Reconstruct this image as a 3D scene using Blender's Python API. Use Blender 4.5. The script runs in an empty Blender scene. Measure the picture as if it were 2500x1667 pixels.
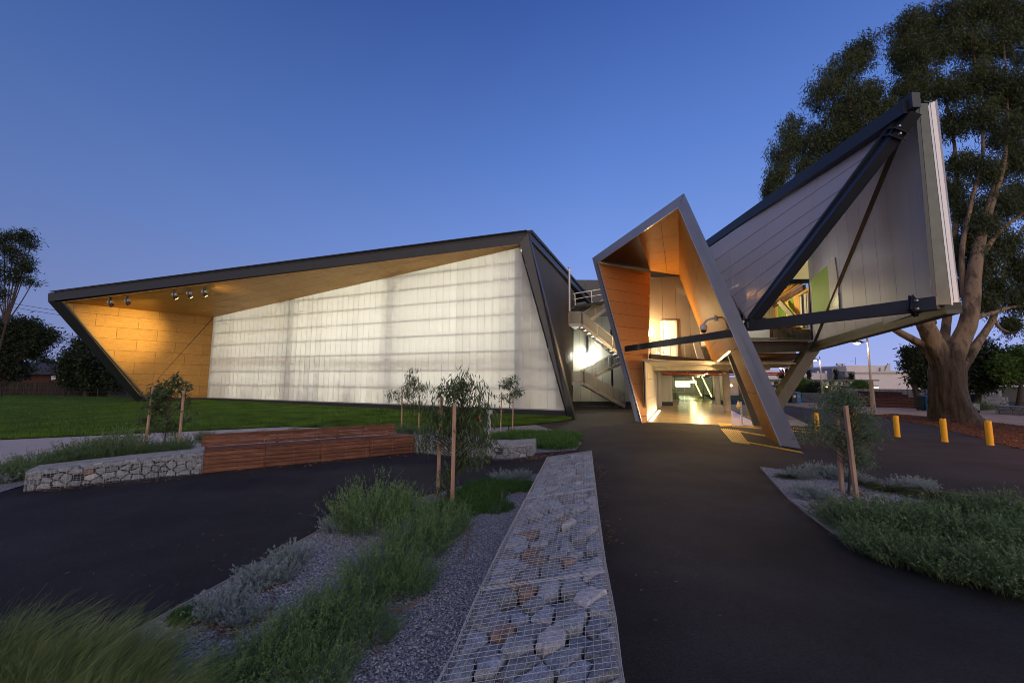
import bpy, bmesh, math, random
import numpy as np
from mathutils import Vector, Matrix
random.seed(7); RNG = np.random.default_rng(7)
SC = bpy.context.scene; COL = SC.collection
# ------------------------------------------------------------------ camera, sky, sun, exposure
F = 972.0; TH = math.radians(5.90); RO = math.radians(.31); CZ = 2.0
_r = np.array([math.cos(RO), 0, math.sin(RO)]); _f = np.array([0, math.cos(TH), math.sin(TH)])
_u = np.cross(_r, _f); _u /= np.linalg.norm(_u); _r = np.cross(_f, _u)
cam = bpy.data.cameras.new('camera'); camo = bpy.data.objects.new('camera', cam); COL.objects.link(camo)
cam.sensor_width = 36; cam.lens = 36 * F / 2500; cam.clip_end = 3000; cam.clip_start = .05
M3 = Matrix(((_r[0], _u[0], -_f[0]), (_r[1], _u[1], -_f[1]), (_r[2], _u[2], -_f[2])))
camo.matrix_world = Matrix.Translation((0, 0, CZ)) @ M3.to_4x4()
SC.camera = camo
SC.view_settings.view_transform = 'Standard'; SC.view_settings.look = 'None'
SC.view_settings.exposure = 0; SC.view_settings.gamma = 1; SC.view_settings.use_curve_mapping = False
SC.cycles.max_bounces = 7; SC.cycles.diffuse_bounces = 3; SC.cycles.glossy_bounces = 3
SC.cycles.transmission_bounces = 4; SC.cycles.transparent_max_bounces = 10
SC.cycles.sample_clamp_indirect = 3; SC.cycles.caustics_reflective = False; SC.cycles.caustics_refractive = False
SC.cycles.use_denoising = True; SC.cycles.filter_width = 1.0
world = bpy.data.worlds.new('World'); SC.world = world; world.use_nodes = True
wn = world.node_tree; wl = wn.links
bg = wn.nodes['Background']; bg.inputs[1].default_value = 1.0
tc = wn.nodes.new('ShaderNodeTexCoord'); sep = wn.nodes.new('ShaderNodeSeparateXYZ'); wl.new(tc.outputs['Generated'], sep.inputs[0])
def wramp(stops):
    n = wn.nodes.new('ShaderNodeValToRGB'); cr = n.color_ramp
    cr.elements[0].position = stops[0][0]; cr.elements[0].color = (*stops[0][1], 1)
    cr.elements[1].position = stops[-1][0]; cr.elements[1].color = (*stops[-1][1], 1)
    for p, c in stops[1:-1]:
        e = cr.elements.new(p); e.color = (*c, 1)
    wl.new(sep.outputs[2], n.inputs[0]); return n
# dusk: the half of the sky ahead is deep blue, the half behind still holds the pink afterglow
ahead = wramp([(0, (.40, .45, .82)), (.10, (.31, .405, .81)), (.3, (.19, .32, .77)), (.5, (.107, .22, .62)), (.72, (.048, .115, .41)), (1, (.04, .09, .33))])
back = wramp([(0, (2.2, 1.6, 1.25)), (.10, (2.0, 1.58, 1.3)), (.3, (1.5, 1.32, 1.2)), (.6, (.66, .66, .76)), (1, (.04, .09, .33))])
mr = wn.nodes.new('ShaderNodeMapRange'); mr.interpolation_type = 'SMOOTHSTEP'
dot = wn.nodes.new('ShaderNodeVectorMath'); dot.operation = 'DOT_PRODUCT'; wl.new(tc.outputs['Generated'], dot.inputs[0]); dot.inputs[1].default_value = (.25, -.97, 0)
wl.new(dot.outputs['Value'], mr.inputs[0]); mr.inputs[1].default_value = -.25; mr.inputs[2].default_value = .9
mx = wn.nodes.new('ShaderNodeMix'); mx.data_type = 'RGBA'; wl.new(mr.outputs[0], mx.inputs[0]); wl.new(ahead.outputs[0], mx.inputs[6]); wl.new(back.outputs[0], mx.inputs[7])
# the east (left) a little darker than the west
dt2 = wn.nodes.new('ShaderNodeVectorMath'); dt2.operation = 'DOT_PRODUCT'; wl.new(tc.outputs['Generated'], dt2.inputs[0]); dt2.inputs[1].default_value = (.97, .25, 0)
m2 = wn.nodes.new('ShaderNodeMapRange'); wl.new(dt2.outputs['Value'], m2.inputs[0]); m2.inputs[1].default_value = -.9; m2.inputs[2].default_value = .4; m2.inputs[3].default_value = .50; m2.inputs[4].default_value = 1.0
vm = wn.nodes.new('ShaderNodeVectorMath'); vm.operation = 'SCALE'; wl.new(mx.outputs[2], vm.inputs[0]); wl.new(m2.outputs[0], vm.inputs['Scale'])
wl.new(vm.outputs[0], bg.inputs[0])
sun = bpy.data.lights.new('afterglow', 'SUN'); suno = bpy.data.objects.new('afterglow', sun); COL.objects.link(suno)
sun.energy = .35; sun.angle = math.radians(60); sun.color = (1, .78, .72); suno.rotation_euler = (math.radians(62), 0, math.radians(-14))

# ------------------------------------------------------------------ where things stand (survey of the place from the camera station)
CC = np.array([0, 0, CZ])
def ray(px, py): return _r * ((px - 1250) / F) + _u * ((833.5 - py) / F) + _f
def G(px, py, z=0.0): d = ray(px, py); return CC + d * ((z - CZ) / d[2])
def DY(px, py, Y): d = ray(px, py); return CC + d * (Y / d[1])
def PL(px, py, p, n): d = ray(px, py); return CC + d * (np.dot(np.array(p) - CC, n) / np.dot(d, n))
def V(*a): return np.array(a, float)
def nrm(v): v = np.array(v, float); return v / (np.linalg.norm(v) + 1e-12)

# ------------------------------------------------------------------ object helpers
ORG = {}
def thing(name, label, cat, loc=(0, 0, 0), group=None):
    o = bpy.data.objects.new(name, None); COL.objects.link(o); o.empty_display_size = .3
    o.location = tuple(loc); ORG[o.name] = np.array(loc, float)
    o['label'] = label; o['category'] = cat
    if group: o['group'] = group
    return o
def tag(o, label, cat, group=None):
    o['label'] = label; o['category'] = cat
    if group: o['group'] = group
    return o
def mkmesh(name, vs, fs, m, smooth=False):
    me = bpy.data.meshes.new(name); me.from_pydata([tuple(map(float, v)) for v in vs], [], [tuple(f) for f in fs])
    for k in (m if isinstance(m, (list, tuple)) else [m]): me.materials.append(k)
    if smooth: me.polygons.foreach_set('use_smooth', [True] * len(me.polygons))
    me.update(); return me
def tri_mesh(name, V3, m, mats=None):
    """V3: (n,3,3) or (n,4,3) array of faces with their own corners"""
    n, k = V3.shape[:2]; me = bpy.data.meshes.new(name)
    me.vertices.add(n * k); me.vertices.foreach_set('co', V3.reshape(-1).astype(np.float32))
    me.loops.add(n * k); me.loops.foreach_set('vertex_index', np.arange(n * k, dtype=np.int32))
    me.polygons.add(n); me.polygons.foreach_set('loop_start', np.arange(0, n * k, k, dtype=np.int32))
    me.polygons.foreach_set('loop_total', np.full(n, k, dtype=np.int32))
    for q in (m if isinstance(m, (list, tuple)) else [m]): me.materials.append(q)
    if mats is not None: me.polygons.foreach_set('material_index', mats.astype(np.int32))
    me.update(calc_edges=True); return me
def link(name, me, parent=None, kind=None, loc=(0, 0, 0)):
    o = bpy.data.objects.new(name, me); COL.objects.link(o); o.location = loc
    if parent: o.parent = parent
    ORG[o.name] = ORG.get(parent.name, V(0, 0, 0)) if parent else np.array(loc, float)
    if kind: o['kind'] = kind
    return o
def part(name, vs, fs, m, parent=None, kind=None, smooth=False):
    """vs in world coordinates; shifted to the parent's frame"""
    off = ORG[parent.name] if parent else V(0, 0, 0)
    vs = np.array(vs, float) - off
    return link(name, mkmesh(name, vs, fs, m, smooth), parent, kind)
class MB:
    def __init__(s): s.v = []; s.f = []
    def add(s, vs, fs):
        b = len(s.v); s.v += [np.array(v, float) for v in vs]; s.f += [tuple(i + b for i in f) for f in fs]; return s
    def quad(s, a, b, c, d): return s.add([a, b, c, d], [(0, 1, 2, 3)])
    def box(s, c, sz, rz=0, ax=None):
        c = np.array(c, float); h = np.array(sz, float) / 2
        if ax is None:
            ca, sa = math.cos(rz), math.sin(rz); ax = (V(ca, sa, 0), V(-sa, ca, 0), V(0, 0, 1))
        vs = [c + ax[0] * h[0] * i + ax[1] * h[1] * j + ax[2] * h[2] * k for k in (-1, 1) for j in (-1, 1) for i in (-1, 1)]
        return s.add(vs, [(0, 2, 3, 1), (4, 5, 7, 6), (0, 1, 5, 4), (2, 6, 7, 3), (0, 4, 6, 2), (1, 3, 7, 5)])
    def beam(s, p, q, w, h, up=(0, 0, 1)):
        p = np.array(p, float); q = np.array(q, float); d = nrm(q - p); up = np.array(up, float)
        sd = nrm(np.cross(d, up)); u2 = np.cross(sd, d)
        return s.box((p + q) / 2, (np.linalg.norm(q - p), w, h), ax=(d, sd, u2))
    def tube(s, p, q, r0, r1=None, n=8, cap=True):
        r1 = r0 if r1 is None else r1
        return s.path([p, q], [r0, r1], n, cap)
    def path(s, pts, rs, n=8, cap=True, jit=0):
        pts = [np.array(p, float) for p in pts]; b = len(s.v)
        ref = V(0, 0, 1)
        d0 = nrm(pts[1] - pts[0])
        if abs(d0[2]) > .9: ref = V(1, 0, 0)
        a = nrm(np.cross(d0, ref))
        for i, p in enumerate(pts):
            d = nrm((pts[min(i + 1, len(pts) - 1)] - pts[max(i - 1, 0)]))
            a = nrm(a - d * np.dot(a, d)); c = np.cross(d, a)
            for k in range(n):
                t = 2 * math.pi * k / n; rr = rs[i] * (1 + (random.uniform(-jit, jit) if jit else 0))
                s.v.append(p + (a * math.cos(t) + c * math.sin(t)) * rr)
        for i in range(len(pts) - 1):
            for k in range(n):
                s.f.append((b + i * n + k, b + i * n + (k + 1) % n, b + (i + 1) * n + (k + 1) % n, b + (i + 1) * n + k))
        if cap:
            s.f.append(tuple(b + k for k in range(n))[::-1]); e = b + (len(pts) - 1) * n; s.f.append(tuple(e + k for k in range(n)))
        return s
    def slab(s, pts, thick):
        """polygon extruded by vector thick"""
        n = len(pts); t = np.array(thick, float); vs = [np.array(p, float) for p in pts]
        return s.add(vs + [v + t for v in vs], [tuple(range(n))[::-1], tuple(range(n, 2 * n))] + [(i, (i + 1) % n, n + (i + 1) % n, n + i) for i in range(n)])
    def build(s, name, m, parent=None, kind=None, smooth=False): return part(name, s.v, s.f, m, parent, kind, smooth)
def bevel(o, w=.01, seg=1):
    b = o.modifiers.new('bevel', 'BEVEL'); b.width = w; b.segments = seg; b.limit_method = 'ANGLE'; return o
def one(name, mb, m, label, cat, group=None, loc=None, smooth=False):
    """a thing that is a single mesh"""
    loc = np.array(loc if loc is not None else np.mean(mb.v, axis=0) * V(1, 1, 0), float)
    o = link(name, mkmesh(name, np.array(mb.v) - loc, mb.f, m, smooth), None, None, tuple(loc))
    return tag(o, label, cat, group)

# ------------------------------------------------------------------ materials
MATS = {}
def mat(name, col, rough=.6, metal=0., var=0., scale=3., bump=0., bscale=40., col2=None, stretch=(1, 1, 1), rnd=0., spec=.5, bdist=.02, detail=6., coat=0.):
    m = bpy.data.materials.new(name); m.use_nodes = True; nt = m.node_tree; n = nt.nodes; l = nt.links; p = n['Principled BSDF']
    p.inputs['Roughness'].default_value = rough; p.inputs['Metallic'].default_value = metal; p.inputs['Base Color'].default_value = (*col, 1)
    p.inputs['Specular IOR Level'].default_value = spec
    if coat: p.inputs['Coat Weight'].default_value = coat; p.inputs['Coat Roughness'].default_value = .15
    geo = n.new('ShaderNodeNewGeometry'); mp = n.new('ShaderNodeMapping'); mp.inputs['Scale'].default_value = stretch; l.new(geo.outputs['Position'], mp.inputs[0])
    if var or col2 or rnd:
        nz = n.new('ShaderNodeTexNoise'); nz.inputs['Scale'].default_value = scale; nz.inputs['Detail'].default_value = detail; nz.inputs['Roughness'].default_value = .6; l.new(mp.outputs[0], nz.inputs[0])
        r = n.new('ShaderNodeMapRange'); l.new(nz.outputs[0], r.inputs[0]); r.inputs[1].default_value = .3; r.inputs[2].default_value = .7
        mxx = n.new('ShaderNodeMix'); mxx.data_type = 'RGBA'; l.new(r.outputs[0], mxx.inputs[0])
        c2 = col2 if col2 else tuple(c * (1 + var) for c in col); c1 = col if col2 else tuple(c * (1 - var) for c in col)
        mxx.inputs[6].default_value = (*c1, 1); mxx.inputs[7].default_value = (*c2, 1); out = mxx.outputs[2]
        if rnd:
            oi = n.new('ShaderNodeObjectInfo'); rr = n.new('ShaderNodeMapRange'); l.new(oi.outputs['Random'], rr.inputs[0]); rr.inputs[3].default_value = 1 - rnd; rr.inputs[4].default_value = 1 + rnd
            sc = n.new('ShaderNodeVectorMath'); sc.operation = 'SCALE'; l.new(out, sc.inputs[0]); l.new(rr.outputs[0], sc.inputs['Scale']); out = sc.outputs[0]
        l.new(out, p.inputs['Base Color'])
    if bump:
        nb = n.new('ShaderNodeTexNoise'); nb.inputs['Scale'].default_value = bscale; nb.inputs['Detail'].default_value = 4; l.new(mp.outputs[0], nb.inputs[0])
        b = n.new('ShaderNodeBump'); b.inputs['Strength'].default_value = bump; b.inputs['Distance'].default_value = bdist; l.new(nb.outputs[0], b.inputs['Height']); l.new(b.outputs[0], p.inputs['Normal'])
    MATS[name] = m; return m
def emis(name, col, st):
    m = bpy.data.materials.new(name); m.use_nodes = True; p = m.node_tree.nodes['Principled BSDF']
    p.inputs['Base Color'].default_value = (*[min(c, .9) for c in col], 1); p.inputs['Emission Color'].default_value = (*col, 1); p.inputs['Emission Strength'].default_value = st; MATS[name] = m; return m
def see_through(name, base, opaque, rough=.5, tr=0., tint=(1, 1, 1), spec=.5, weave=0):
    """surface that lets part of what is behind show: mesh, fabric, glass. tr = share of the solid part that is translucent"""
    m = bpy.data.materials.new(name); m.use_nodes = True; nt = m.node_tree; n = nt.nodes; l = nt.links; p = n['Principled BSDF']
    p.inputs['Base Color'].default_value = (*base, 1); p.inputs['Roughness'].default_value = rough; p.inputs['Specular IOR Level'].default_value = spec
    t = n.new('ShaderNodeBsdfTransparent'); t.inputs[0].default_value = (*tint, 1)
    mixs = n.new('ShaderNodeMixShader'); mixs.inputs[0].default_value = opaque; l.new(t.outputs[0], mixs.inputs[1])
    if tr:
        tl = n.new('ShaderNodeBsdfTranslucent'); tl.inputs[0].default_value = (*base, 1); m3 = n.new('ShaderNodeMixShader'); m3.inputs[0].default_value = tr
        l.new(p.outputs[0], m3.inputs[1]); l.new(tl.outputs[0], m3.inputs[2]); l.new(m3.outputs[0], mixs.inputs[2])
    else: l.new(p.outputs[0], mixs.inputs[2])
    l.new(mixs.outputs[0], n['Material Output'].inputs[0]); MATS[name] = m; return m
def light(name, kind, loc, energy, col, size=.3, target=None, spot=None, blend=.6, shape=None, size_y=None):
    L = bpy.data.lights.new(name, kind); o = bpy.data.objects.new(name, L); COL.objects.link(o); o.location = tuple(loc); L.energy = energy; L.color = col
    if kind == 'AREA':
        L.size = size
        if size_y: L.shape = 'RECTANGLE'; L.size_y = size_y
    elif kind != 'SUN': L.shadow_soft_size = size
    if spot: L.spot_size = math.radians(spot); L.spot_blend = blend
    if target is not None: o.rotation_euler = Vector(np.array(target, float) - np.array(loc, float)).to_track_quat('-Z', 'Y').to_euler()
    return o

# ------------------------------------------------------------------ 2D clipping, panels, fitted stones
def clip(poly, p, n):
    """keep the side of the 2D polygon where (x-p).n <= 0"""
    out = []; k = len(poly)
    for i in range(k):
        a = poly[i]; b = poly[(i + 1) % k]; da = (a[0] - p[0]) * n[0] + (a[1] - p[1]) * n[1]; db = (b[0] - p[0]) * n[0] + (b[1] - p[1]) * n[1]
        if da <= 0: out.append(a)
        if (da < 0 < db) or (db < 0 < da):
            t = da / (da - db); out.append((a[0] + (b[0] - a[0]) * t, a[1] + (b[1] - a[1]) * t))
    return out
def area(poly): return .5 * sum(poly[i][0] * poly[(i + 1) % len(poly)][1] - poly[(i + 1) % len(poly)][0] * poly[i][1] for i in range(len(poly)))
def clip_poly(sub, conv, inset=0):
    if area(conv) < 0: conv = conv[::-1]
    k = len(conv)
    for i in range(k):
        if len(sub) < 3: return []
        a = conv[i]; b = conv[(i + 1) % k]; dx, dy = b[0] - a[0], b[1] - a[1]; L = math.hypot(dx, dy)
        if L < 1e-9: continue
        n = (dy / L, -dx / L); sub = clip(sub, (a[0] - n[0] * inset, a[1] - n[1] * inset), n)
    return sub
def cladding(poly3, w, h, gap, thick, m, parent, name='panel', bond=.0, up=None, off=(0, 0), normal=None, xdir=None, skew=0):
    """clad the planar convex polygon poly3 with separate boards w x h laid with open joints"""
    P = [np.array(p, float) for p in poly3]; o = P[0]
    nn = nrm(np.cross(P[1] - P[0], P[2] - P[0])) if normal is None else nrm(normal)
    if xdir is None:
        X = nrm(np.cross(V(0, 0, 1), nn)); Y = np.cross(nn, X)
    else:
        X = nrm(np.array(xdir) - nn * np.dot(xdir, nn)); Y = np.cross(nn, X)
        if Y[2] < -1e-3: Y = -Y
    q = [(np.dot(p - o, X), np.dot(p - o, Y)) for p in P]
    x0 = min(a for a, b in q); x1 = max(a for a, b in q); y0 = min(b for a, b in q); y1 = max(b for a, b in q)
    out = []; j = math.floor((y0 - off[1]) / h)
    while off[1] + j * h < y1:
        sh = (bond * w) * (j % 2 if bond == .5 else j); i = math.floor((x0 - off[0] - sh) / w) - 1
        while off[0] + sh + i * w < x1:
            ax, ay = off[0] + sh + i * w, off[1] + j * h
            c = [(ax + gap / 2, ay + gap / 2), (ax + w - gap / 2, ay + gap / 2), (ax + w - gap / 2, ay + h - gap / 2), (ax + gap / 2, ay + h - gap / 2)]
            c = clip_poly(c, q, 0)
            if len(c) >= 3 and abs(area(c)) > .004:
                mb = MB().slab([o + X * a + Y * b for a, b in c], nn * thick); out.append(mb.build(name, m, parent))
            i += 1
        j += 1
    return out
def voronoi(W, H, cell, seed, aspect=1.35):
    rs = random.Random(seed); pts = []
    nx = max(1, round(W / (cell * aspect))); ny = max(1, round(H / cell))
    for j in range(ny):
        for i in range(nx):
            pts.append(((i + .5 + (.25 if j % 2 else -.25) + rs.uniform(-.38, .38)) * W / nx, (j + .5 + rs.uniform(-.36, .36)) * H / ny))
    cells = []
    for a in pts:
        c = [(0, 0), (W, 0), (W, H), (0, H)]
        for b in pts:
            if b is a: continue
            dx, dy = b[0] - a[0], b[1] - a[1]; d2 = dx * dx + dy * dy
            if d2 > (cell * 3.2) ** 2: continue
            c = clip(c, (a[0] + dx / 2, a[1] + dy / 2), (dx, dy))
            if len(c) < 3: break
        if len(c) >= 3: cells.append(c)
    return cells
def stone_geo(c, fn, depth, gap, rs, proud=.02):
    """one broken stone fitted to the cell; fn(x, y, out) gives world points, out = height over the face"""
    cx = sum(p[0] for p in c) / len(c); cy = sum(p[1] for p in c) / len(c); q = []
    c2 = []
    for i in range(len(c)):      # split long edges so the outline is irregular
        a, b = c[i], c[(i + 1) % len(c)]; L = math.hypot(b[0] - a[0], b[1] - a[1])
        if L < .012: continue
        c2.append(a)
        if L > .06: c2.append(((a[0] + b[0]) / 2 + rs.uniform(-.008, .008), (a[1] + b[1]) / 2 + rs.uniform(-.008, .008)))
    if len(c2) < 4: return None
    n = len(c2); tilt = (rs.uniform(-.2, .2), rs.uniform(-.2, .2)); lift = rs.uniform(-proud * 1.6, .004) - (.055 if rs.random() < .12 else 0)
    rings = [(.9, -depth, 1), (1.0, -.030, 1), (.97, -.010, .8), (.84, .002, .7)]
    vs = []
    for k, (s, z, jz) in enumerate(rings):
        for p in c2:
            dx, dy = p[0] - cx, p[1] - cy; L = math.hypot(dx, dy) + 1e-6; s2 = max(.3, (L - gap) / L) * s * (1 + rs.uniform(-.05, .05) * (k > 0))
            x, y = cx + dx * s2, cy + dy * s2; zz = z + lift + (tilt[0] * dx + tilt[1] * dy) * (.5 if k else 0) * s + rs.uniform(-.006, .006) * jz * (k > 0)
            vs.append(fn(x, y, zz))
    fs = []
    for k in range(len(rings) - 1):
        for i in range(n): fs.append((k * n + i, k * n + (i + 1) % n, (k + 1) * n + (i + 1) % n, (k + 1) * n + i))
    vs.append(fn(cx, cy, lift + .008)); t = len(vs) - 1; b = (len(rings) - 1) * n
    for i in range(n): fs.append((b + i, b + (i + 1) % n, t))
    return vs, fs
# ------------------------------------------------------------------ the palette
asphalt = mat('asphalt', (.021, .0185, .019), .82, var=.55, scale=.7, bump=.6, bscale=90, bdist=.01, spec=.25)
def speckle(m, s=140, lo=.6, hi=1.7):
    nt = m.node_tree; n = nt.nodes; l = nt.links; p = n['Principled BSDF']; src = p.inputs['Base Color'].links[0].from_socket
    geo = n.new('ShaderNodeNewGeometry'); v = n.new('ShaderNodeTexVoronoi'); v.inputs['Scale'].default_value = s; l.new(geo.outputs['Position'], v.inputs[0])
    bw = n.new('ShaderNodeSeparateColor'); l.new(v.outputs['Color'], bw.inputs[0]); r = n.new('ShaderNodeMapRange'); l.new(bw.outputs[0], r.inputs[0]); r.inputs[3].default_value = lo; r.inputs[4].default_value = hi
    sc = n.new('ShaderNodeVectorMath'); sc.operation = 'SCALE'; l.new(src, sc.inputs[0]); l.new(r.outputs[0], sc.inputs['Scale']); l.new(sc.outputs[0], p.inputs['Base Color']); return m
speckle(asphalt, 110, .6, 1.6)
lawn_m = mat('lawn_soil', (.050, .10, .014), .95, var=.3, scale=1.5, bump=.8, bscale=60, bdist=.03, spec=.1)
blade_m = mat('grass_blade', (.072, .138, .020), .8, var=.6, scale=.55, spec=.2)
concrete_m = mat('path_concrete', (.42, .37, .36), .9, var=.08, scale=2.2, bump=.2, bscale=60, spec=.2)
dirt_m = mat('garden_soil', (.09, .065, .05), .95, var=.4, scale=6, bump=1, bscale=30, spec=.1)
gravel_bed = mat('gravel_bed', (.22, .22, .235), .9, var=.5, scale=50, bump=1, bscale=90, bdist=.02, spec=.2); speckle(gravel_bed, 75, .45, 1.7)
gravel_m = mat('gravel_chips', (.36, .37, .40), .85, var=.5, scale=55, spec=.25, detail=1)
sand_m = mat('granitic_sand', (.36, .27, .22), .95, var=.18, scale=1.2, bump=.5, bscale=50, spec=.1)
mulch_m = mat('bark_mulch', (.085, .05, .036), .95, var=.55, scale=9, bump=1, bscale=25, bdist=.05, spec=.1)
mulchchip_m = mat('mulch_chips', (.15, .07, .042), .9, var=.6, scale=14, spec=.1, detail=1)
leaflit_m = mat('leaf_litter', (.19, .095, .06), .8, var=.5, scale=20, spec=.2)
stone_m = mat('granite', (.25, .27, .305), .85, var=.38, scale=16, bump=.5, bscale=90, bdist=.01, rnd=.28, spec=.3); speckle(stone_m, 190, .6, 1.45)
stone_warm = mat('rusty_granite', (.24, .165, .125), .85, var=.45, scale=14, bump=.5, bscale=90, bdist=.01, rnd=.2, spec=.3); speckle(stone_warm, 190, .7, 1.35)
stone_pale = mat('pale_quartz', (.48, .46, .47), .8, var=.25, scale=18, bump=.5, bscale=80, bdist=.01, rnd=.1, spec=.3); speckle(stone_pale, 190, .75, 1.25)
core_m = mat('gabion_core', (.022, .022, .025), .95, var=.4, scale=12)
wire_m = mat('galvanised_wire', (.40, .41, .44), .5, metal=.3, spec=.4)
galv_m = mat('galvanised_steel', (.42, .43, .45), .45, metal=.6, var=.12, scale=3)
darkmetal = mat('charcoal_metal', (.021, .025, .034), .48, metal=.1, var=.12, scale=1.5)
bluesteel = mat('painted_blue_black_steel', (.026, .031, .044), .40, metal=.1, var=.15, scale=1.2, spec=.5)
browniron = mat('brown_grey_steel', (.085, .08, .065), .5, metal=.1, var=.15, scale=2)
corr_m = mat('corrugated_sheet', (.035, .036, .042), .5, metal=.1, var=.1, scale=1)
plinth_m = mat('plinth', (.022, .025, .032), .6, var=.15, scale=2)
zinc_m = mat('pale_zinc', (.36, .37, .42), .42, metal=.35, var=.07, scale=1.1, spec=.5)
zinc_edge = mat('zinc_edge', (.55, .56, .62), .35, metal=.4)
white_m = mat('white_paint', (.78, .78, .78), .5)
white_cap = mat('white_end_cap', (.90, .88, .90), .35, spec=.5)
teak = mat('red_hardwood', (.155, .062, .036), .6, var=.42, scale=3.2, stretch=(1, 1, 6), bump=.3, bscale=60, rnd=.3, spec=.3)
teak_dark = mat('dark_hardwood', (.11, .045, .035), .6, var=.4, scale=3.2, bump=.3, bscale=60, rnd=.25)
stake_m = mat('hardwood_stake', (.42, .27, .20), .8, var=.3, scale=10, stretch=(1, 1, .15), spec=.2)
paling_m = mat('weathered_paling', (.045, .038, .034), .9, var=.5, scale=6, stretch=(1, 1, .2), rnd=.25, spec=.1)
conc_wall = mat('precast_concrete', (.42, .38, .31), .7, var=.12, scale=1.4, bump=.15, bscale=25)
conc_beam = mat('raw_concrete', (.30, .27, .22), .85, var=.25, scale=2, bump=.2, bscale=20)
floor_m = mat('polished_concrete', (.46, .34, .18), .24, var=.15, scale=1.1, spec=.6)
redpipe = mat('red_sprinkler_pipe', (.45, .05, .02), .4)
yellow_m = mat('yellow_paint', (.85, .44, .015), .5, var=.06, scale=8)
yellow_tac = mat('yellow_tactile', (.85, .50, .02), .5)
blue_bin = mat('blue_plastic', (.02, .16, .42), .4)
green_bin = mat('dark_green_plastic', (.01, .025, .025), .4)
black_m = mat('black_plastic', (.012, .012, .014), .4)
green_wall = mat('green_panel', (.20, .35, .06), .6, var=.05, scale=3)
yellow_wall = mat('yellow_plaster', (.80, .56, .17), .6)
lilac_m = mat('pale_reveal', (.48, .45, .50), .5)
brick_m = mat('red_brick', (.075, .03, .022), .9, var=.3, scale=8)
tile_m = mat('roof_tile', (.032, .03, .04), .6, var=.3, scale=5, rnd=.2)
pinkwhite = mat('pale_render', (.74, .67, .70), .8, var=.06, scale=.3)
eave_green = mat('green_gutter', (.06, .11, .08), .5)
darkwin = mat('dark_glass', (.015, .017, .02), .35, spec=.3)
red_m = mat('red_petal', (.7, .06, .10), .5); pink_m = mat('pink_petal', (.75, .25, .40), .5)
sack_m = mat('cream_cloth', (.62, .50, .28), .8)
bark_pale = mat('gum_bark', (.085, .055, .038), .8, var=.5, scale=2.4, stretch=(1, 1, .22), bump=.8, bscale=9, col2=(.235, .165, .105), bdist=.06)
for _q in bark_pale.node_tree.nodes:
    if _q.type == 'MAP_RANGE': _q.inputs[1].default_value = .40; _q.inputs[2].default_value = .52
bark_dark = mat('gum_stocking_bark', (.085, .052, .034), .95, scale=4, stretch=(1, 1, .12), bump=1, bscale=14, col2=(.030, .020, .014), bdist=.12)
bark_thin = mat('dark_bark', (.045, .033, .027), .9, var=.3, scale=5)
def leafmat(name, c1, c2, scale=.6, tr=.25):
    m = mat(name, c1, .55, scale=scale, col2=c2, spec=.3, detail=3); nt = m.node_tree; n = nt.nodes; l = nt.links; p = n['Principled BSDF']
    tl = n.new('ShaderNodeBsdfTranslucent'); l.new(p.inputs['Base Color'].links[0].from_socket, tl.inputs[0]); ms = n.new('ShaderNodeMixShader'); ms.inputs[0].default_value = tr
    l.new(p.outputs[0], ms.inputs[1]); l.new(tl.outputs[0], ms.inputs[2]); l.new(ms.outputs[0], n['Material Output'].inputs[0]); return m
gum_leaf = leafmat('gum_leaf', (.040, .060, .030), (.085, .11, .045), .5)
dark_leaf = leafmat('dark_leaf', (.016, .026, .013), (.038, .056, .024), .7)
sap_leaf = leafmat('sapling_leaf', (.045, .08, .035), (.10, .145, .06), 6)
fine_leaf = leafmat('bipinnate_leaf', (.08, .14, .08), (.16, .24, .14), 5)
salt_leaf = leafmat('saltbush_leaf', (.075, .145, .05), (.20, .30, .12), 7)
salt2_leaf = leafmat('grey_saltbush_leaf', (.07, .125, .055), (.17, .25, .12), 7)
tall_leaf = leafmat('blonde_grass', (.075, .14, .045), (.27, .33, .13), 5)
silver_leaf = leafmat('silver_leaf', (.20, .25, .24), (.36, .42, .41), 12)
cover_leaf = leafmat('ground_cover_leaf', (.04, .115, .022), (.09, .19, .045), 8)
tuss_leaf = leafmat('dark_tussock_leaf', (.045, .06, .02), (.10, .11, .04), 6)
hedge_leaf = leafmat('hedge_leaf', (.06, .12, .02), (.10, .17, .03), 1)
twig_m = mat('bare_twig', (.28, .14, .10), .8, var=.3, scale=12)
# plywood with flame grain
def plywood(name, c1, c2, rough=.5, sc=(2.2, 2.2, 9), rnd=.06, fine=60):
    m = mat(name, c1, rough, scale=1.0, col2=c2, rnd=rnd, spec=.18, detail=2); nt = m.node_tree; n = nt.nodes; l = nt.links
    for q in n:
        if q.type == 'TEX_NOISE': q.inputs['Distortion'].default_value = 1.6; q.inputs['Scale'].default_value = 1.0; q.inputs['Detail'].default_value = 8; q.inputs['Roughness'].default_value = .7
        if q.type == 'MAPPING': q.inputs['Scale'].default_value = sc
        if q.type == 'MAP_RANGE' and abs(q.inputs[1].default_value - .3) < .01: q.inputs[1].default_value = .35; q.inputs[2].default_value = .65
    return m
ply_gold = plywood('gold_plywood', (.52, .29, .085), (.38, .20, .055))
ply_soffit = plywood('soffit_plywood', (.50, .28, .085), (.39, .205, .058))
ply_orange = plywood('orange_plywood', (.62, .30, .115), (.50, .225, .08), .4, (9, 9, 2.2))
ply_amber = plywood('amber_plywood', (.56, .25, .055), (.45, .185, .036), .6, (5, 5, 5))
soffit_brown = plywood('brown_soffit', (.50, .27, .09), (.40, .21, .07), .5)
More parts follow.
